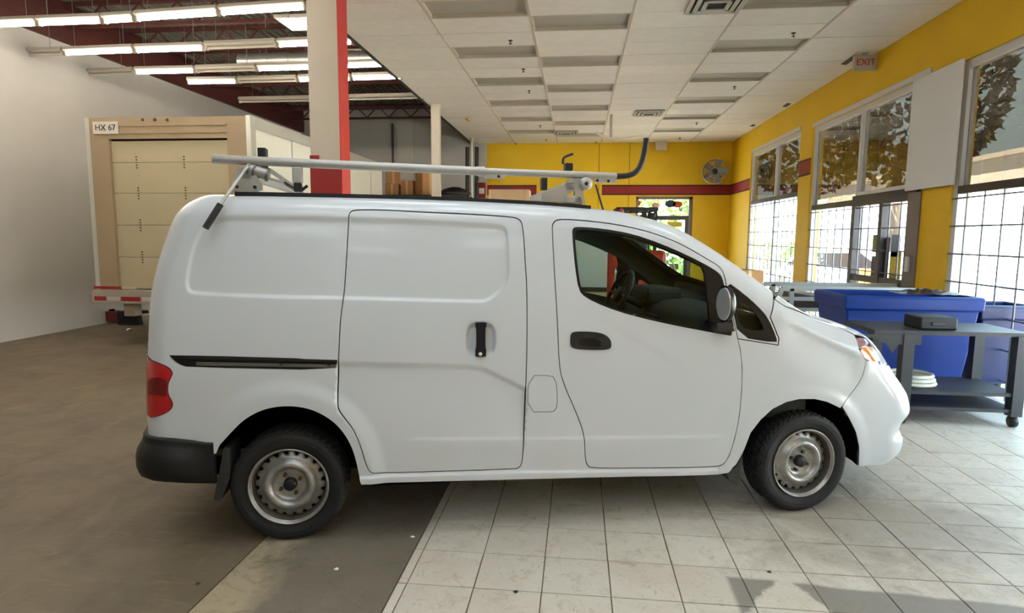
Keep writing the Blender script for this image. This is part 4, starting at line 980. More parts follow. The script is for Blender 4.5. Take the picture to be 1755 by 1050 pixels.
# ================================================================== things in the building
M_LIT = mat('lit_fluorescent_tube', (1, 1, 1, 1), .4, emis=(1, .92, .79, 1), estr=36)
M_UNLIT = mat('unlit_tube', srgb(190, 184, 172), .4)
M_HOUS = mat('lamp_housing', srgb(176, 168, 156), .55)
M_WIRE = mat('thin_steel_wire', (.2, .2, .2, 1), .5, .6)
def strip(p, q, lit, z=4.30):
    return strip_at(Vector(hit(p[0], p[1], 2, z)), Vector(hit(q[0], q[1], 2, z)), lit, z)
def strip_at(a, b, lit, z, lab=None):
    c = (a+b)/2; d = b-a; L = d.length; rz = math.atan2(d.y, d.x)
    t = thing('strip_light', lab or ('lit fluorescent strip light hanging under the open roof beyond the truck tail' if lit else ('unlit strip light in the farthest row, where no tube is lit' if c.y > 11.6 else 'unlit fluorescent strip light hanging in line with lit strips')), 'strip light', (c.x, c.y, z), rz, 'lit fluorescent strips' if lit else 'unlit fluorescent strips')
    MB().prism([(-.07, .055), (-.05, .10), (.05, .10), (.07, .055), (.035, .035), (-.035, .035)], -L/2+.01, L/2-.01, 0).build('housing', M_HOUS, t)
    for s in (-1, 1):
        MB().box((s*(L/2-.02)-.012, -.03, -.02), (s*(L/2-.02)+.012, .03, .05)).build('lamp_holder', M_HOUS, t)
        MB().tube([(s*L*.35, 0, .10), (s*L*.35, 0, ZD-z)], .004, 6).build('hanger', M_WIRE, t)
    MB().tube([(-L/2+.03, 0, .004), (L/2-.03, 0, .004)], .018, 12).build('tube', M_LIT if lit else M_UNLIT, t)
for p, q, l in (((-60, 47), (66, 42), 1), ((66, 42), (177, 38), 1), ((178, 38), (232, 34.5), 1), ((234, 34), (376, 24.5), 1), ((378, 24), (526, 14.5), 1),
                ((-40, 98), (110, 93), 0), ((112, 93), (231, 88.5), 1), ((233, 88.5), (351, 85), 1), ((353, 84), (475, 79), 0), ((477, 79), (606, 74), 1),
                ((90, 131), (231, 126), 0), ((233, 125.5), (335, 123.5), 1), ((337, 123), (440, 120), 0), ((442, 120), (548, 117), 1), ((551, 116.5), (658, 112.5), 1),
                ((322, 142.5), (407, 141.5), 1), ((409, 141), (510, 139), 0), ((512, 138.5), (602, 136.5), 1), ((604, 136), (690, 133.5), 1),
                ((410, 175), (568, 172), 0), ((570, 171.5), (727, 168), 0)): strip(p, q, bool(l))
# strips added out of view over the near bay to brighten van and floor
for yy in (6.1, 4.7, 3.3, 1.9):
    for x0 in (-7.6, -6.2, -4.75): strip_at(Vector((x0, yy, 4.30)), Vector((x0+1.3, yy, 4.30)), True, 4.30, 'added fluorescent strip light, out of view over the open bay in front of the truck tail')
# square hanging panel lamps behind the pillar
for (x, y, w_, lb) in ((516, 41, .30, 'lit square panel lamp on the cream side of the pillar top'), (602, 97, .30, 'lit square panel lamp showing past the red side of the pillar')):
    c = hit(x, y, 2, 4.85); t = thing('panel_lamp', lb, 'lamp', c, 0, 'square panel lamps')
    MB().box((-w_, -w_, 0), (w_, w_, .05), bev=.01).build('lamp_tray', M_HOUS, t); MB().box((-w_+.03, -w_+.03, -.008), (w_-.03, w_-.03, .002)).build('lamp_panel', mat('lit_panel', (1, 1, 1, 1), .5, emis=(1, .92, .76, 1), estr=1.3), t)
    for s in (-1, 1): MB().tube([(s*w_*.7, 0, .05), (s*w_*.7, 0, ZD-4.85)], .004, 6).build('hanger', M_WIRE, t)
# spiral duct
a, b = Vector(hit(412, 105, 2, 4.72)), Vector(hit(640, 97, 2, 4.72)); b.y = a.y
t = thing('round_duct', 'round galvanised air duct slung between roof joists', 'duct', a); L = (b-a).length
MB().tube([(L*k/24, 0, 0) for k in range(25)], [.125 if k % 4 else .135 for k in range(25)], 20).build('duct_pipe', mat('galvanised_duct', (.42, .42, .40, 1), .35, .8), t)
for k in (.15, .8): MB().tube([(L*k, 0, .12), (L*k, 0, ZD-4.72)], .006, 6).build('hanger', M_WIRE, t)
# ---------------------------------------------------------------- box truck
M_TANDOOR = mat('cream_roller_door', srgb(170, 158, 128), .6, var=.05, vscale=1.5)
M_TANFR = mat('tan_truck_frame', srgb(150, 130, 102), .6, var=.12, vscale=2)
M_TRW = mat('truck_white_panel', srgb(232, 230, 216), .45, var=.03)
M_TRAL = mat('truck_aluminium_edge', srgb(190, 190, 182), .4, .5)
M_HINGE = mat('dark_rivet', srgb(70, 60, 48), .6)
TY = 8.1; cr = hit(428, 197, 1, TY); TX1 = cr[0]; TX0 = TX1-2.42; TZ1 = cr[2]; TZ0 = hit(230, 497, 1, TY)[2]; TY1 = 13.75
tr = thing('box_truck', 'white box truck with closed cream roller door and aluminium edges', 'truck', ((TX0+TX1)/2, TY, 0))
def tb(nm, lo, hi, m, par=None, bev=0):
    o = MB().box((lo[0]-(TX0+TX1)/2, lo[1]-TY, lo[2]), (hi[0]-(TX0+TX1)/2, hi[1]-TY, hi[2]), bev=bev).build(nm, m, par or tr); return o
fx0 = hit(392, 300, 1, TY)[0]; fz = hit(300, 237, 1, TY)[2]
tb('cargo_box', (TX0+.03, TY+.10, TZ0), (TX1-.004, TY1, TZ1-.02), M_TRW)
tb('corner_post', (fx0, TY, TZ0), (TX1-.06, TY+.10, TZ1-.01), M_TANFR); tb('corner_post', (TX0+.06, TY, TZ0), (TX0+TX1-fx0, TY+.10, TZ1-.01), M_TANFR)
tb('corner_cap', (TX1-.06, TY-.005, TZ0), (TX1+.006, TY+.13, TZ1), M_TRAL); tb('corner_cap', (TX0-.006, TY-.005, TZ0), (TX0+.06, TY+.13, TZ1), M_TRAL)
hd = tb('door_header', (TX0+TX1-fx0, TY, fz), (fx0, TY+.10, TZ1-.01), M_TANFR)
tb('header_rib', (TX0+TX1-fx0, TY-.012, fz+.07), (fx0, TY, fz+.10), M_TANFR, hd); tb('header_rib', (TX0+TX1-fx0, TY-.012, fz+.17), (fx0, TY, fz+.19), M_TANFR, hd)
for xx in (244, 265, 286): p = hit(xx, 205, 1, TY-.01); tb('marker_lamp', (p[0]-.015, TY-.02, p[2]-.015), (p[0]+.015, TY, p[2]+.015), M_HINGE, hd)
tb('top_rail', (TX1-.03, TY+.13, TZ1-.16), (TX1+.012, TY1+.01, TZ1), M_TRAL); tb('top_rail', (TX0-.012, TY+.13, TZ1-.16), (TX0+.03, TY1+.01, TZ1), M_TRAL)
yy = TY+1.22
while yy < TY1-.3: tb('panel_seam', (TX1-.004, yy-.012, TZ0+.05), (TX1+.003, yy+.012, TZ1-.16), M_TRAL); yy += 1.22
zz = fz-.02; sl = [hit(300, y, 1, TY+.05)[2] for y in (278, 331, 386, 441)]
lev = [zz] + sl + [TZ0+.02]
dx0, dx1 = TX0+TX1-fx0, fx0
for z1, z0 in zip(lev[:-1], lev[1:]):
    pn = tb('door_slat', (dx0, TY+.045, z0+.003), (dx1, TY+.075, z1-.003), M_TANDOOR)
for z in sl:
    for xx in (237, 318):
        p = hit(xx, 330, 1, TY+.04)
        h = tb('door_hinge', (p[0]-.012, TY+.036, z-.004), (p[0]+.012, TY+.045, z+.004), M_HINGE)
        for dz in (-.075, -.035, .035, .075): tb('rivet', (p[0]-.010, TY+.038, z+dz-.009), (p[0]+.010, TY+.046, z+dz+.009), M_HINGE, h)
tb('door_gap', (dx0, TY+.05, fz-.03), (dx1, TY+.09, fz+.002), M_UNDER)
# number plate fixed to the header
pl = hit(181, 219, 1, TY-.02)
plate = tb('number_plate', (pl[0]-.19, TY-.026, pl[2]-.085), (pl[0]+.19, TY-.014, pl[2]+.085), mat('plate_white', srgb(188, 182, 172), .5), hd, .004)
def text(s, size, loc, rot, m, parent, ext=.002, nm='lettering'):
    cu = bpy.data.curves.new(nm, 'FONT'); cu.body = s; cu.size = size; cu.align_x = 'CENTER'; cu.align_y = 'CENTER'; cu.extrude = ext
    tmp = bpy.data.objects.new('tmp_text', cu); C.objects.link(tmp); dg = bpy.context.evaluated_depsgraph_get(); me = bpy.data.meshes.new_from_object(tmp.evaluated_get(dg)); bpy.data.objects.remove(tmp); me.materials.clear()
    o = obj(nm, me, m, parent); o.location = loc; o.rotation_euler = rot; return o
text('HX 67', .115, (pl[0]-(TX0+TX1)/2, -.029, pl[2]), (math.pi/2, 0, 0), mat('plate_ink', srgb(60, 58, 60), .6), plate)
# bumper beam with reflective tape, brackets, wheels, chassis, cab
bt = hit(230, 506, 1, TY-.1)[2]; bz = hit(230, 520, 1, TY-.1)[2]
bp = tb('rear_bumper', (TX0, TY-.10, bz), (TX1+.01, TY+.06, TZ0+.0), mat('bumper_grey', srgb(150, 142, 128), .6, var=.2), None)
M_TAPER = mat('red_reflective_tape', srgb(140, 14, 18), .35); M_TAPEW = mat('white_reflective_tape', srgb(176, 170, 158), .35)
xs = [hit(x, 512, 1, TY-.11)[0] for x in (160, 182, 206, 241, 262)]
for i, (a_, b_) in enumerate(zip(xs[:-1], xs[1:])): tb('tape_strip', (a_+.01, TY-.104, bz+.035), (b_-.01, TY-.10, bz+.095), M_TAPER if i % 2 == 0 else M_TAPEW, bp)
for x0, x1, m in ((162, 209, M_TAPER), (209, 234, M_TAPEW)): a_, b_ = hit(x0, 495, 1, TY)[0], hit(x1, 495, 1, TY)[0]; tb('sill_tape', (a_, TY-.006, TZ0+.012), (b_, TY, TZ0+.05), m)
a_, b_ = hit(217, 530, 1, TY), hit(235, 541, 1, TY); tb('bumper_bracket', (a_[0], TY-.05, b_[2]), (b_[0], TY+.1, bz), mat('bracket_tan', srgb(138, 124, 104), .7))
tb('chassis_rail', (TX1-1.0, TY+.1, .62), (TX1-.88, TY1+1.5, TZ0-.01), M_UNDER); tb('chassis_rail', (TX0+.88, TY+.1, .62), (TX0+1.0, TY1+1.5, TZ0-.01), M_UNDER)
for wy in (TY+1.6, TY1+.9):
    for s in (-1, 1):
        w_ = MB().lathe([(.20, -.12), (.36, -.12), (.40, -.09), (.40, .09), (.36, .12), (.20, .12), (.19, .04), (.05, .03)], 36, 'X', Matrix.Diagonal((s, 1, 1, 1)))
        w_.lathe([(0, .06), (.09, .05), (.19, .04)], 24, 'X', Matrix.Diagonal((s, 1, 1, 1))); o = w_.build('truck_wheel', M_TYRE, tr); o.location = (s*.95, wy-TY, .40)
cabp = [(TY1+.05-TY, .55), (TY1+1.75-TY, .55), (TY1+1.85-TY, 1.2), (TY1+1.45-TY, 1.35), (TY1+1.05-TY, 2.15), (TY1+.05-TY, 2.2)]
MB().prism(cabp, -1.0, 1.0, 0).build('truck_cab', M_TRW, tr); 
MB().prism([(TY1+.35-TY, 1.40), (TY1+1.28-TY, 1.40), (TY1+.98-TY, 2.02), (TY1+.35-TY, 2.02)], .99, 1.006, 0).build('cab_window', M_GLOSSBLK, tr)
# things around the truck tail
jk = thing('floor_jack', 'dark red trolley jack on the concrete under the truck tail', 'jack', tuple(hit(192, 552, 2, 0)), .3)
MB().prism([(-.30, .04), (.30, .04), (.34, .10), (.10, .20), (-.12, .22), (-.32, .12)], -.13, .13).build('jack_body', mat('jack_red', srgb(92, 20, 26), .5), jk)
MB().tube([(-.2, 0, .2), (-.45, .0, .62)], .02, 10).build('jack_handle', M_TRAL, jk); MB().lathe([(0, .24), (.05, .24), (.06, .20)], 16).build('lift_pad', M_UNDER, jk)
for s in (-1, 1):
    for x in (-.24, .26): MB().lathe([(0, -.03), (.045, -.03), (.045, .03), (0, .03)], 14, 'Y', Matrix.Translation((x, s*.15, .045))).build('castor', M_UNDER, jk)
p = hit(258, 559, 2, 0); q = thing('plastic_pail', 'small off-white plastic pail under the truck tail', 'pail', tuple(p))
MB().lathe([(0, 0), (.10, 0), (.125, .20), (.13, .22), (.118, .22), (.095, .02), (0, .02)], 24).build('pail_body', M_WHITEW, q); MB().tube([(.125*math.cos(a), 0, .19-.10*math.sin(a)) for a in np.linspace(0, math.pi, 12)], .004, 6).build('pail_handle', M_WIRE, q)
p = hit(229, 555, 2, 0); q = thing('tool_case', 'black tool case lying under the truck tail', 'case', tuple(p)); MB().box((-.20, -.15, 0), (.20, .15, .24), bev=.02).build('case_body', M_BLACK, q); MB().tube([(-.07, -.155, .15), (-.07, -.18, .17), (.07, -.18, .17), (.07, -.155, .15)], .01, 8).build('case_handle', M_BLACK, q)
p = hit(222, 566, 2, 0); bm_ = MB(); V = [(.06*math.cos(a)*random.uniform(.7, 1.3), .04*math.sin(a)*random.uniform(.7, 1.3), random.uniform(.002, .03)) for a in np.linspace(0, 2*math.pi, 11)[:-1]]
bm_.add(V+[(0, 0, .035), (0, 0, 0)], [(i, (i+1) % 10, 10) for i in range(10)]+[((i+1) % 10, i, 11) for i in range(10)]); o = bm_.build('paper_scrap', M_TRW); o.location = p; tag(o, 'crumpled white paper scrap on the concrete behind the truck', 'paper')
# ---------------------------------------------------------------- forklift behind the van
M_FORK = mat('forklift_red', srgb(176, 44, 30), .45, var=.1); M_FBLK = mat('forklift_black', (.012, .011, .011, 1), .5)
fk0, fk1 = hit(1057, 358, 1, 12.0), hit(1128, 358, 1, 12.0); FZ = fk0[2]; fcx = (fk0[0]+fk1[0])/2; hw = (fk1[0]-fk0[0])/2
fk = thing('forklift', 'red forklift with black overhead guard parked facing the back door', 'forklift', (fcx, 12.0, 0))
MB().prism([(-.10, .22), (-.10, .95), (.05, 1.12), (.75, 1.12), (.90, .70), (1.35, .65), (1.35, .22)], -hw, hw, 0).build('truck_body', M_FORK, fk)
MB().box((-hw-.16, -.40, .25), (hw+.14, -.10, 1.36), bev=.08).build('counterweight', M_FORK, fk)
gd = MB().bar((-hw, 0, FZ), (hw, 0, FZ), .06, .07); gd.bar((-hw, 1.1, FZ), (hw, 1.1, FZ), .06, .07); gd.bar((-hw+.03, 0, FZ), (-hw+.03, 1.1, FZ), .06, .07); gd.bar((hw-.03, 0, FZ), (hw-.03, 1.1, FZ), .06, .07)
gd.build('overhead_guard', M_FBLK, fk)
for k in range(1, 6): MB().bar((-hw+2*hw*k/6, 0, FZ), (-hw+2*hw*k/6, 1.1, FZ), .03, .05).build('guard_bar', M_FBLK, fk)
for s in (-1, 1):
    MB().bar((s*(hw-.04), 0, 1.0), (s*(hw-.04), .03, FZ), .06, .07, (0, 1, 0)).build('guard_post', M_FBLK, fk); MB().bar((s*(hw-.04), 1.30, .65), (s*(hw-.04), 1.08, FZ), .06, .07, (0, 1, 0)).build('guard_post', M_FBLK, fk)
    MB().box((s*.28-.05, 1.42, .12), (s*.28+.05, 1.52, FZ+.02)).build('mast_channel', M_FBLK, fk); MB().box((s*.25-.05, 1.56, .06), (s*.25+.05, 2.5, .10)).build('fork', M_FBLK, fk)
    for wy, r_ in ((.1, .24), (1.15, .30)): MB().lathe([(0, -.09), (r_*.6, -.09), (r_, -.07), (r_, .07), (r_*.6, .09), (0, .09)], 28, 'X', Matrix.Translation((s*(hw-.06), wy, r_))).build('forklift_wheel', M_TYRE, fk)
    MB().lathe([(0, -.05), (.05, -.04), (.06, 0), (.05, .04), (0, .05)], 14, 'Z', Matrix.Translation((s*(hw-.10), -.02, FZ-.12))).build('work_lamp', M_FBLK, fk)
MB().bar((-.33, 1.47, FZ-.1), (.33, 1.47, FZ-.1), .05, .08).build('mast_crosshead', M_FBLK, fk); MB().bar((-.4, 1.55, .35), (.4, 1.55, .35), .05, .4).build('fork_carriage', M_FBLK, fk)
MB().box((-.22, .10, 1.12), (.22, .55, 1.22), bev=.03).box((-.22, .02, 1.20), (.22, .14, 1.65), bev=.04).build('driver_seat', M_FBLK, fk)
MB().tube([(.17*math.cos(a), .80+.05*math.sin(a), 1.42+.16*math.sin(a)) for a in np.linspace(0, 2*math.pi, 21)], .014, 8, cap=False).build('steering_wheel', M_FBLK, fk); MB().tube([(0, .80, 1.42), (0, .95, 1.0)], .025, 8).build('steering_column', M_FBLK, fk)
p = hit(1065, 362, 1, 11.95); MB().lathe([(0, -.05), (.05, -.04), (.055, .04), (0, .05)], 14, 'Y', Matrix.Translation((p[0]-fcx, -.06, p[2]))).build('rear_lamp', mat('amber_red_lamp', srgb(150, 60, 40), .3), fk)
# ---------------------------------------------------------------- wall and ceiling fittings
p = hit(1225, 294, 1, YB-.35); t = thing('wall_fan', 'round steel wall fan above the red band in the corner', 'fan', tuple(p), -.25)
fm = mat('fan_guard_steel', (.62, .62, .60, 1), .3, .8)
MB().lathe([(.335, -.09), (.35, -.07), (.35, .09), (.32, .11), (.31, .09), (.33, -.06)], 40, 'Y').build('fan_drum', fm, t)
for k in range(5):
    a = 2*math.pi*k/5; Mb = Matrix.Rotation(a, 4, 'Y') @ Matrix.Translation((.18, 0, 0)) @ Matrix.Rotation(.5, 4, 'X')
    MB().box((-.13, -.006, -.10), (.13, .006, .10), M=Mb, bev=.004).build('fan_blade', mat('fan_blade_grey', (.32, .33, .34, 1), .35, .7) if k == 0 else bpy.data.materials['fan_blade_grey'], t)
MB().lathe([(0, -.10), (.07, -.09), (.09, -.02), (.08, .14), (0, .16)], 20, 'Y').build('fan_motor', M_FBLK, t)
for r_ in (.10, .18, .26, .33): MB().tube([(r_*math.cos(a), -.10, r_*math.sin(a)) for a in np.linspace(0, 2*math.pi, 33)], .004, 6, cap=False).build('guard_ring', fm, t)
for k in range(8): a = math.pi*k/4; MB().tube([(.05*math.cos(a), -.102, .05*math.sin(a)), (.335*math.cos(a), -.09, .335*math.sin(a))], .004, 6).build('guard_spoke', fm, t)
MB().tube([(0, .10, -.05), (.15, .34, -.12)], .025, 10).build('fan_bracket', M_FBLK, t)
p = hit(1133, 250, 1, YB-.12); t = thing('wall_speaker', 'small white box speaker high on the yellow wall', 'speaker', (p[0], YB-.0, p[2])); MB().box((-.155, -.20, -.12), (.155, -.001, .12), bev=.012).build('speaker_box', M_WHITEW, t); MB().box((-.135, -.205, -.10), (.135, -.20, .10)).build('speaker_grille', M_CGRID, t)
# exit sign on the ceiling edge by the right wall
p = hit(1482, 108, 0, XRW-.17); t = thing('exit_sign', 'white exit sign with red EXIT letters near the ceiling', 'sign', (p[0], p[1], p[2]), 0)
MB().box((-.16, -.035, -.11), (.16, .035, .11), bev=.008).build('sign_box', M_WHITEW, t); MB().box((-.03, -.03, .11), (.03, .03, ZC-.012-p[2])).build('sign_stem', M_WHITEW, t)
text('EXIT', .13, (0, -.038, 0), (math.pi/2, 0, 0), mat('exit_red', srgb(196, 60, 70), .5), t, .003)
# air diffusers
def diffuser(x, y, lab):
    p = hit(x, y, 2, ZC-.012); t = thing('air_diffuser', lab, 'air vent', (p[0], p[1], ZC-.012)); m = M_WHITEW
    for k, (r_, z) in enumerate(((.29, -.02), (.21, -.03), (.13, -.04))):
        f = MB()
        for s in (-1, 1): f.bar((-r_, s*r_, z), (r_, s*r_, z), .05, .012); f.bar((s*r_, -r_, z), (s*r_, r_, z), .05, .012)
        f.build('louvre_ring', m, t)
    MB().box((-.30, -.30, -.003), (.30, .30, -.0005)).build('vent_throat', M_FBLK, t)
diffuser(970, 227, 'square ceiling vent nearest the back wall'); diffuser(1112, 193, 'square ceiling vent between the unlit panels and the windows'); diffuser(1228, 4, 'large dusty ceiling vent next to the nearest unlit panel')
# sprinkler heads
spm = MB().lathe([(0, -.05), (.022, -.05), (.022, -.044), (.006, -.04), (.008, -.012), (.030, -.010), (.030, 0), (0, 0)], 14).mesh('sprinkler_head', mat('dark_sprinkler', srgb(70, 60, 46), .5, .5))
for x, y in ((875, 69), (897, 118), (907, 155), (926, 215), (936, 239), (1360, 56), (1259, 148), (1194, 210), (1165, 236), (884, 245), (1022, 243)):
    o = obj('sprinkler_head', spm); o.location = hit(x, y, 2, ZC-.009); tag(o, 'small dark sprinkler head hanging from a ceiling tile', 'sprinkler', 'sprinkler heads on the tiled ceiling')
p = hit(803, 203, 2, ZC-.009); o = obj('smoke_detector', MB().lathe([(0, -.06), (.03, -.058), (.05, -.03), (.075, -.025), (.075, 0), (0, 0)], 18).mesh('smoke_detector', mat('yellowed_detector', srgb(190, 150, 80), .6))); o.location = p; tag(o, 'yellowed round smoke detector over the open bay edge', 'detector')
# loose sagging cable on a drop pipe
p = hit(1048, 196, 2, ZC-.012); t = thing('drop_pipe', 'thin grey drop pipe with torn white wrap under the ceiling', 'pipe', (p[0], p[1], ZC-.012)); zb2 = hit(1047, 236, 1, p[1])[2]-ZC+.012
MB().tube([(0, 0, 0), (0, 0, zb2)], .03, 12).build('pipe', M_HOUS, t)
w2 = [Vector(hit(x, y, 1, p[1]))-Vector((p[0], p[1], ZC-.012)) for x, y in ((1022, 227), (1035, 234), (1048, 237), (1066, 239), (1084, 236), (1100, 234))]
MB().tube(chaikin(w2, 2, False), .028, 8).build('torn_wrap', mat('white_plastic_wrap', srgb(232, 222, 200), .5), t)
# ragged gaps in the ceiling along the right wall
for x, y, L in ((1456, 103, .55), (1348, 180, .40), (1290, 215, .32)):
    p = hit(x, y, 2, ZC-.013); o = MB().prism([(-.05, -L/2), (.05, -L/2+.06), (.06, L/2), (-.04, L/2-.05)], -.0015, .0005, 2).build('ceiling_hole', M_FBLK, ce); o.location = (min(p[0], XRW-.07), p[1], ZC-.013)
# ---------------------------------------------------------------- storage at the back of the bay
M_CARD = mat('brown_cardboard', srgb(164, 118, 70), .8, var=.12, vscale=5, rnd=.12); M_TAPE = mat('brown_tape', srgb(188, 150, 98), .4)
def carton(p, sx, sy, sz, rz, lab, tilt=0, grp=None):
    t = thing('cardboard_box', lab, 'box', p, rz, grp); t.rotation_euler[0] = tilt
    MB().box((-sx/2, -sy/2, 0), (sx/2, sy/2, sz), bev=.006).build('box_body', M_CARD, t); MB().box((-.03, -sy/2-.002, 0), (.03, sy/2+.002, sz+.002)).build('tape_band', M_TAPE, t)
RYk = 16.4; rz0 = hit(700, 334, 1, RYk)[2]-.02
ra, rb_ = hit(655, 330, 1, RYk)[0], hit(800, 330, 1, RYk)[0]
rk = thing('pallet_rack', 'tall dark steel storage rack against the bay back wall', 'rack', ((ra+rb_)/2, RYk, 0)); hwk = (rb_-ra)/2
M_RACK = mat('dark_rack_steel', srgb(60, 58, 60), .6, .4)
for s in (-1, 1):
    for y in (-.4, .6): MB().box((s*hwk-.04, y-.04, 0), (s*hwk+.04, y+.04, rz0)).build('rack_upright', M_RACK, rk)
for z in (.5, 1.3, 2.05, rz0): MB().box((-hwk, -.42, z-.05), (hwk, .62, z)).build('rack_shelf', M_RACK, rk)
def onrack(x, y=0): return (hit(x, 330, 1, RYk)[0], RYk+y, rz0)
carton(onrack(674), .36, .36, .30, .1, 'cardboard box under another box on top of the rack'); p = onrack(674); carton((p[0], p[1], rz0+.305), .36, .34, .36, .35, 'tilted cardboard box on top of another box by the truck')
carton(onrack(700, .05), .34, .36, .40, -.05, 'tall cardboard box in the middle of the rack top'); carton(onrack(731), .46, .40, .62, .75, 'large cardboard box turned cornerwise on the rack beside the slim post')
t = thing('cloth_bundle', 'dark bundle lying on the rack next to the slim post', 'bundle', onrack(779)); 
bn = MB().lathe([(0, 0), (.36, 0), (.42, .07), (.30, .16), (.12, .20), (0, .20)], 18, 'Z', Matrix.Diagonal((1, .6, 1, 1)), fn=lambda k, i, r, h: (r*(1+.10*math.sin(k*2.1+i)), h*(1+.15*math.sin(k*1.7)))); bn.build('bundle_cloth', M_FBLK, t)
# upright pipes standing at the bay's back corner
for x, m, lab in ((801, M_FBLK, 'black upright pipe standing left of the silver pipe'), (809, M_TRAL, 'silver upright pipe standing between two black pipes'), (817, M_FBLK, 'black upright pipe standing next to the white pier')):
    p = hit(x, 300, 1, 17.2); zt = hit(x, 236 if m is M_TRAL else 252, 1, 17.2)[2]; o = MB().tube([(0, 0, 0), (0, 0, zt)], .055, 14).lathe([(.055, .02), (.062, .015), (.062, 0), (0, 0)], 16).build('upright_pipe', m); o.location = (p[0], 17.2, 0); tag(o, lab, 'pipe')
# tall cabinet behind the van roof with a tan crate on it
cy = 11.2; c0, c1 = hit(834, 340, 1, cy), hit(904, 324, 1, cy); cz = hit(870, 349, 1, cy)[2]
t = thing('tall_cabinet', 'tall grey steel cabinet standing behind the van', 'cabinet', ((c0[0]+c1[0])/2+.05, cy+.3, 0)); w_ = (c1[0]-c0[0])/2+.12
MB().box((-w_, -.3, .05), (w_, .3, cz)).build('cabinet_body', M_GREY, t)
for s in (-1, 1): d = MB().box((s*w_/2-w_/2+.01, -.325, .08), (s*w_/2+w_/2-.01, -.301, cz-.03)).build('cabinet_door', M_GREY, t); MB().box((s*.05-.01, -.345, 1.0), (s*.05+.01, -.325, 1.15)).build('door_pull', M_FBLK, d)
MB().box((-w_+.03, -.27, 0), (w_-.03, .27, .05)).build('plinth', M_FBLK, t)
t = thing('tan_crate', 'tan wooden crate on the tall cabinet behind the van roof', 'crate', ((c0[0]+c1[0])/2+.03, cy+.25, cz)); w_ = (c1[0]-c0[0])/2; hz = c1[2]-cz
MB().box((-w_, -.22, .0), (w_, .22, hz), bev=.008).build('crate_body', mat('tan_board', srgb(196, 164, 128), .7, var=.1, vscale=4), t)
for s in (-1, 1): MB().box((s*(w_-.03)-.02, -.228, .01), (s*(w_-.03)+.02, -.22, hz-.01)).build('crate_batten', mat('light_batten', srgb(206, 184, 150), .7) if s < 0 else bpy.data.materials['light_batten'], t)
t2 = thing('parts_tray', 'small dark wire tray resting on the tan crate', 'tray', ((c0[0]+c1[0])/2-.08, cy+.25, cz+hz)); MB().box((-.14, -.12, 0), (.14, .12, .012)).build('tray_base', M_FBLK, t2)
for k in range(7): MB().box((-.14+.28*k/6-.006, -.12, .01), (-.14+.28*k/6+.006, -.108, .08)).build('tray_wire', M_FBLK, t2)
# fire extinguisher cabinet on the white pier
p = hit(826, 326, 1, YB-.1); t = thing('hose_box', 'small red and white box fixed to the white pier', 'box', (p[0], YB-.03, p[2])); MB().box((-.10, -.12, -.22), (.10, -.001, .22), bev=.01).build('box_case', M_RED, t); MB().box((-.08, -.125, -.10), (.08, -.12, .06)).build('box_label', M_TRW, t)
# ---------------------------------------------------------------- right-hand side: cart, bins, ramp, box
M_CART = mat('grey_steel_cart', srgb(66, 66, 68), .5, .5, var=.15, vscale=4); M_BIN = mat('blue_bin_plastic', srgb(10, 48, 124), .42, spec=.3, var=.08, vscale=3); M_BIND = mat('dark_blue_bin_plastic', srgb(14, 26, 78), .45)
CYk = 5.55; lp = hit(1548, 700, 1, CYk); zt = hit(1530, 566, 1, CYk)[2]; cx0 = hit(1500, 560, 1, CYk)[0]
t = thing('work_cart', 'grey steel work cart standing in front of the blue bins', 'cart', (cx0, CYk, 0)); cl = 1.25; cd = .62; lx = lp[0]-cx0
MB().box((0, 0, zt-.035), (cl, cd, zt)).build('cart_top', M_CART, t)
MB().prism([(lx-.42, zt-.035), (lx+.1, zt-.035), (lx+.1, zt-.12), (lx-.08, zt-.12), (lx-.13, zt-.20), (lx-.18, zt-.12), (lx-.3, zt-.07)], -.006, .004, 1).build('cart_gusset', M_CART, t)
for x in (lx-.0, cl-.06):
    for y in (.03, cd-.03): MB().box((x-.045, y-.045, .10), (x+.045, y+.045, zt-.03)).build('cart_leg', M_CART, t); MB().lathe([(0, -.02), (.05, -.02), (.05, .02), (0, .02)], 16, 'X', Matrix.Translation((x, y, .05))).build('castor', M_FBLK, t)
for z in (.16, .30): MB().box((lx, .0, z-.03), (cl-.04, cd, z)).build('cart_shelf', M_CART, t)
p = hit(1568, 548, 1, CYk+.15); t = thing('black_case', 'black case standing on the grey work cart', 'case', (p[0]+.12, CYk+.2, zt)); MB().box((-.11, -.12, 0), (.20, .16, .11), bev=.015).build('case_body', M_BLACK, t); MB().box((-.02, -.135, .04), (.09, -.12, .065), bev=.004).build('case_latch', M_CART, t)
p = hit(1572, 640, 1, CYk+.1); t = thing('coiled_hose', 'white coiled hose resting on the cart shelf', 'hose', (p[0]+.05, CYk+.30, .30))
for k in range(3): MB().tube([((.19-.012*k)*math.cos(a), (.19-.012*k)*math.sin(a), .018+.034*k) for a in np.linspace(0, 2*math.pi, 25)], .017, 8, cap=False).build('hose_loop', M_TRW, t)
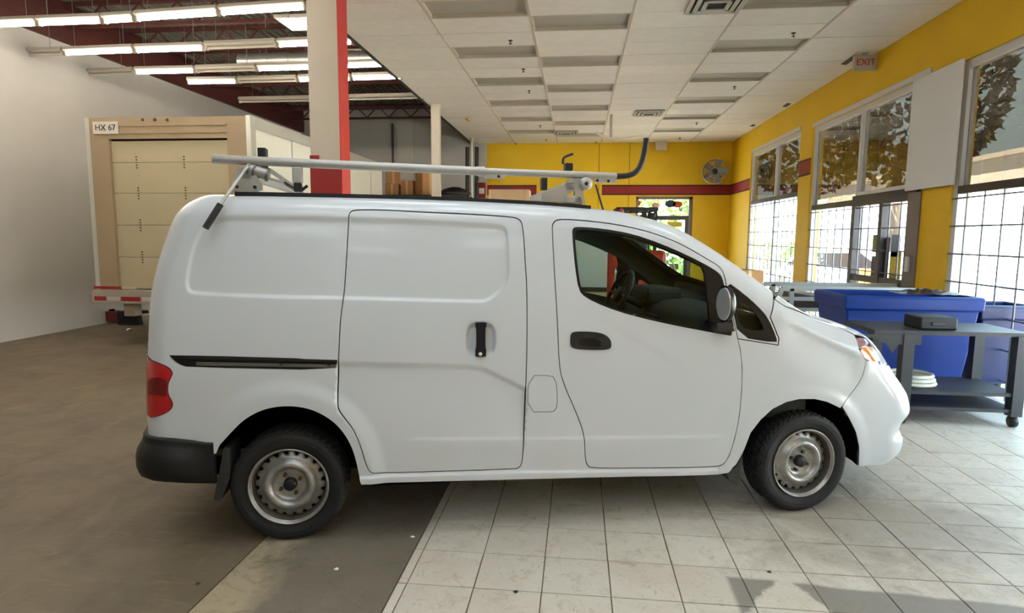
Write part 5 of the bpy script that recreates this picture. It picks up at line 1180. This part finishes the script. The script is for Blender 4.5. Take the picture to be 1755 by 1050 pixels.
def bin_(x, y, sx, sy, h, m, lab, rz=0, mark=False):
    t = thing('recycling_bin', lab, 'bin', (x, y, 0), rz); b = .86
    o = MB(); n = 4; P = lambda s_, z, e=0: [(-sx/2*s_-e, -sy/2*s_-e, z), (sx/2*s_+e, -sy/2*s_-e, z), (sx/2*s_+e, sy/2*s_+e, z), (-sx/2*s_-e, sy/2*s_+e, z)]
    V = P(b, .14) + P(1, h-.14) + P(1, h-.14, .03) + P(1, h-.03, .035) + P(1, h, .02) + P(1, h, -.02) + P(1, h-.14, -.02) + P(b, .17, -.02)
    F = [(3, 2, 1, 0)] + [(r*4+i, r*4+(i+1) % 4, r*4+4+(i+1) % 4, r*4+4+i) for r in range(7) for i in range(4)] + [(28, 29, 30, 31)]
    o.add(V, F); bd_ = o.build('bin_body', m, t); mod = bd_.modifiers.new('bevel', 'BEVEL'); mod.width = .018; mod.segments = 2
    for s in (-1, 1):
        for s2 in (-1, 1): MB().lathe([(0, -.025), (.07, -.025), (.07, .025), (0, .025)], 16, 'X', Matrix.Translation((s*sx*.34, s2*sy*.32, .07))).build('castor', M_FBLK, t); MB().box((s*sx*.34-.03, s2*sy*.32-.03, .07), (s*sx*.34+.03, s2*sy*.32+.03, .145)).build('castor_fork', M_CART, t)
    if mark:
        for k in range(3):
            a = math.radians(90+120*k); q = MB().prism([(-.05, -.012), (.03, -.012), (.03, -.028), (.06, .0), (.03, .028), (.03, .012), (-.05, .012)], -.002, .002, 1, Matrix.Translation((mark[0]+.05*math.cos(a), -sy/2-.002, mark[1]+.05*math.sin(a))) @ Matrix.Rotation(-a-math.pi/2, 4, 'Y')); q.build('recycling_arrow', M_TRW, t)
    return t
BYk = 6.5; b0 = hit(1424, 520, 1, BYk); bzt = hit(1480, 507, 1, BYk)[2]
bin_(b0[0]+.80, BYk+.42, 1.26, .78, bzt, M_BIN, 'large blue recycling bin with white arrows behind the cart', 0, (.12, bzt-.26))
bin_(b0[0]+1.76, BYk+.35, .52, .50, .95, M_BIND, 'dark blue bin standing beside the large blue bin')
t = thing('plastic_sheet', 'crumpled dark plastic sheet lying over the blue bin rim', 'sheet', (b0[0]+1.05, BYk+.30, bzt+.002))
V = []; nx, ny = 12, 8
for j in range(ny+1):
    for i in range(nx+1): V.append((-.32+.64*i/nx+random.uniform(-.01, .01), -.22+.44*j/ny, .012+.05*abs(math.sin(i*1.3+j*.9))*math.sin(math.pi*i/nx)*math.sin(math.pi*j/ny)+random.uniform(0, .008)))
MB().add(V, [(j*(nx+1)+i, j*(nx+1)+i+1, (j+1)*(nx+1)+i+1, (j+1)*(nx+1)+i) for j in range(ny) for i in range(nx)], True).build('sheet_film', mat('purple_black_film', (.01, .008, .02, 1), .25), t)
# silver ramp frame with boards behind the bins
RY = 8.0; r0_ = hit(1340, 494, 1, RY); r1_ = hit(1577, 494, 1, RY); zt = r0_[2]; z2 = hit(1380, 512, 1, RY)[2]; z3 = hit(1380, 530, 1, RY)[2]
t = thing('ramp_frame', 'silver tubular ramp frame standing behind the blue bin', 'frame', (r0_[0], RY, 0)); LL = 2.0; sx0 = hit(1330, 515, 1, RY)[0]-r0_[0]
for y in (0, .75):
    MB().bar((0, y, zt), (LL-.02, y, zt), .05, .06).build('top_rail', M_TRAL, t); MB().bar((sx0, y, z2), (LL-.02, y, z2), .04, .045).build('mid_rail', M_TRAL, t); MB().bar((sx0, y, z3), (LL-.02, y, z3), .04, .045).build('low_rail', M_TRAL, t)
    MB().bar((0, y, zt), (sx0-.02, y, z3), .05, .06, (0, 1, 0)).build('sloped_end', M_TRAL, t)
    for x in (.12, LL-.05): MB().bar((x, y, 0), (x, y, zt), .05, .05).build('frame_leg', M_TRAL, t)
MB().box((sx0, -.02, z3+.022), (LL-.05, .77, z3+.035)).build('ramp_deck', M_CART, t)
t = thing('dark_board', 'dark grey board leaning inside the silver ramp frame', 'board', (r0_[0]+.06, RY+.3, z3+.036)); MB().prism([(0, 0), (.72, 0), (.50, .10), (.10, .16)], -.2, .2).build('board_panel', mat('dark_grey_board', srgb(92, 86, 78), .7), t)
t = thing('plywood_offcut', 'pale plywood offcut lying beside the dark board', 'wood', (r0_[0]+.98, RY+.3, z3+.036)); MB().box((-.18, -.2, 0), (.30, .2, .12), bev=.004).build('plywood', mat('pale_plywood', srgb(206, 166, 122), .7, var=.1, vscale=6), t)
p = hit(1272, 470, 1, 11.6); zt = hit(1272, 462, 1, 11.6)[2]
carton((p[0], 11.6, 0), .55, .5, zt, .3, 'tall brown cardboard box standing beyond the van bonnet')
# litter and specks on the floor
for x, y, m, lab in ((577, 975, M_TRW, 'tiny white chip on the concrete in front of the rear wheel'), (707, 920, M_TRW, 'tiny white chip on the concrete beside the tile edge'), (1319, 980, M_FBLK, 'small dark crumb on the pale floor tiles'), (885, 1014, M_FBLK, 'dark speck on the tiles below the sliding door'), (339, 1000, M_FBLK, 'dark speck on the concrete behind the rear wheel')):
    p = hit(x, y, 2, 0); V = [(.012*math.cos(a)*random.uniform(.6, 1.4), .010*math.sin(a)*random.uniform(.6, 1.4), 0) for a in np.linspace(0, 2*math.pi, 8)[:-1]]
    o = MB().add(V+[(0, 0, .008)], [(i, (i+1) % 7, 7) for i in range(7)]+[tuple(range(7))[::-1]]).build('floor_debris', m); o.location = (p[0], p[1], .0015); tag(o, lab, 'debris')
# ================================================================== outside, seen through the glazing
M_ASPH = mat('sunlit_asphalt', srgb(150, 148, 144), .9, var=.1, vscale=.6)
struct(MB().box((XRW+.2, -40, -.25), (70, 70, -.12)).build('ground', M_ASPH), 'pale paved yard outside the windows')
struct(MB().box((-30, YB+.2, -.25), (XRW+.2, 70, -.12)).build('ground_back', M_ASPH), 'paved strip behind the back door')
struct(MB().box((-40, -60, -.25), (-9, 70, -.13)).box((-9, -60, -.25), (XRW+.2, YF-.2, -.13)).build('ground_front', M_ASPH), 'paved ground around the building')
M_LEAF = mat('pale_green_leaves', srgb(126, 148, 84), .7, rnd=.1, var=.25, vscale=2); M_LEAF2 = mat('brown_tree_leaves', srgb(74, 66, 44), .8, var=.5, vscale=2); M_BARK = mat('tree_bark', srgb(70, 58, 46), .9)
def foliage(c, rx, ry, rz_, n, s, m, nm, parent):
    V = []; F = []
    for k in range(n):
        while True:
            q = np.random.RandomState(k*7+int(c[0]*100) % 1000).uniform(-1, 1, 12); d = q[:3]
            L = np.linalg.norm(d)
            if L > 0: break
        d = d/L*(L**.35 if L < 1 else 1); p = np.array(c)+d*np.array((rx, ry, rz_)); a = q[3:6]*s; b = np.cross(a, q[6:9]); b = b/max(np.linalg.norm(b), 1e-6)*s*.6
        o = len(V); V += [p-a, p+b, p+a, p-b]; F += [(o, o+1, o+2, o+3)]
    o = MB().add(V, F).build(nm, m, parent); o['kind'] = 'stuff'; return o
for k, (x, y, h, r) in enumerate(((10.0, 21.0, 7.4, 2.7), (9.6, 28.0, 7.6, 3.0), (14.0, 9.0, 7.0, 2.8))):
    t = thing('yard_tree', ('leafy brown-green tree outside the double door bay', 'leafy brown-green tree outside the far storefront window', 'leafy brown-green tree across the yard from the cart')[k], 'tree', (x, y, -.12))
    MB().tube([(0, 0, 0), (.1, .05, 1.6), (.05, .1, 4.6)], [.24, .18, .10], 10).build('trunk', M_BARK, t); foliage((0, 0, h*.84), r, r, h*.38, 2700, .17, M_LEAF2, 'crown', t)
t = thing('hedge', 'pale green hedge beyond the fence outside the far window', 'hedge', (10.8, 34, -.12)); foliage((0, 0, .7), 1.0, 5.5, .8, 2600, .12, M_LEAF, 'hedge_leaves', t); MB().box((-.1, -5, 0), (.1, 5, .5)).build('hedge_stems', M_BARK, t)
t = thing('back_hedge', 'bright green hedge outside the glazed back door', 'hedge', (2.6, YB+4, -.12)); foliage((0, 0, 1.6), 2.8, .7, 1.9, 2600, .16, M_LEAF, 'hedge_leaves', t); MB().box((-2.5, -.1, 0), (2.5, .1, .8)).build('hedge_stems', M_BARK, t)
# neighbouring white building
nb = thing('white_building', 'long white building across the yard', 'building', (22, 18, -.12)); MB().box((0, -22, 0), (8, 60, 6.0)).build('building_wall', mat('white_render', srgb(222, 222, 220), .8), nb)
for k in range(16):
    w_ = MB().box((-.05, -19+4.6*k, 1.1), (.0, -17.2+4.6*k, 2.6)).build('building_window', mat('far_window', srgb(120, 130, 140), .3) if k == 0 else bpy.data.materials['far_window'], nb); MB().box((-.07, -18.15+4.6*k, 1.1), (-.05, -18.05+4.6*k, 2.6)).build('window_bar', M_WFRAME, w_)
MB().box((-.3, -22.2, 6.0), (8.2, 60.2, 6.25)).build('roof_edge', M_GREY, nb)
# slatted yard fence
t = thing('yard_fence', 'grey picket fence outside the far window', 'fence', (9.0, 31.0, -.12)); fm_ = mat('fence_grey', srgb(120, 120, 116), .8)
for z in (.35, 1.05): MB().box((-.03, 0, z-.04), (.03, 8, z+.04)).build('fence_rail', fm_, t)
pk = MB().box((-.05, -.045, 0), (-.03, .045, 1.25)).mesh('picket', fm_)
for k in range(42): o = obj('picket', pk, None, t); o.location = (0, .1+.19*k, 0)
# parked cars
def car(x, y, rz, col, lab):
    t = thing('parked_car', lab, 'car', (x, y, -.12), rz); cm = mat('car_paint_'+lab.split()[0], col, .3, coat=1)
    MB().prism(rounded([(-2.2, .28), (2.2, .28), (2.25, .62), (1.5, .86), (.75, 1.38), (-1.2, 1.42), (-2.0, .95), (-2.25, .85)], .12), -.82, .82).build('car_body', cm, t)
    for s in (-1, 1):
        MB().prism([(-1.75, .95), (1.3, .92), (.70, 1.30), (-1.15, 1.34)], s*.815, s*.825).build('side_window', M_GLOSSBLK, t)
        for x_ in (-1.35, 1.4): MB().lathe([(0, -.1), (.2, -.1), (.31, -.09), (.31, .09), (.2, .1), (0, .1)], 24, 'Y', Matrix.Translation((x_, s*.75, .31))).build('car_wheel', M_TYRE, t)
        MB().box((2.17, s*.6-.15, .60), (2.25, s*.6+.15, .74), bev=.02).build('car_headlamp', M_TRW, t)
car(7.6, 18.6, math.radians(120), srgb(150, 156, 160), 'silver saloon parked outside the double door bay'); car(13.5, 17.0, math.radians(95), srgb(226, 226, 224), 'white saloon parked beside the yard trees')
t = thing('orange_barrier', 'orange plastic barrier standing outside the double door', 'barrier', (7.2, 16.2, -.12), .1); om = mat('orange_plastic', srgb(236, 120, 30), .5)
MB().prism([(-.25, 0), (.25, 0), (.12, .35), (.08, .95), (-.08, .95), (-.12, .35)], -.55, .55).build('barrier_body', om, t); MB().box((-.14, -.5, .45), (.14, .5, .6)).build('barrier_band', M_TRW, t)
# notices taped to the door glass
for k, (x, y, wd, ht, col, lab) in enumerate(((1501, 417, .10, .13, srgb(120, 130, 70), 'small green notice taped on the left door glass'), (1517, 419, .14, .10, srgb(90, 90, 96), 'small dark notice taped above the other door notices'), (1535, 421, .12, .15, srgb(150, 164, 190), 'blue leaf poster taped on the right door glass'), (1534, 455, .15, .20, srgb(214, 198, 90), 'yellow poster taped on the right door glass'), (1517, 452, .09, .20, srgb(70, 76, 84), 'dark narrow notice taped beside the yellow poster'), (1497, 456, .07, .15, srgb(80, 84, 90), 'dark small notice taped on the left door glass'))):
    p = hit(x, y, 0, XRW+.071); o = MB().box((-.002, -wd, -ht), (.002, wd, ht)).build('door_notice', mat('notice_%d' % k, col, .7)); o.location = p; tag(o, lab, 'notice')
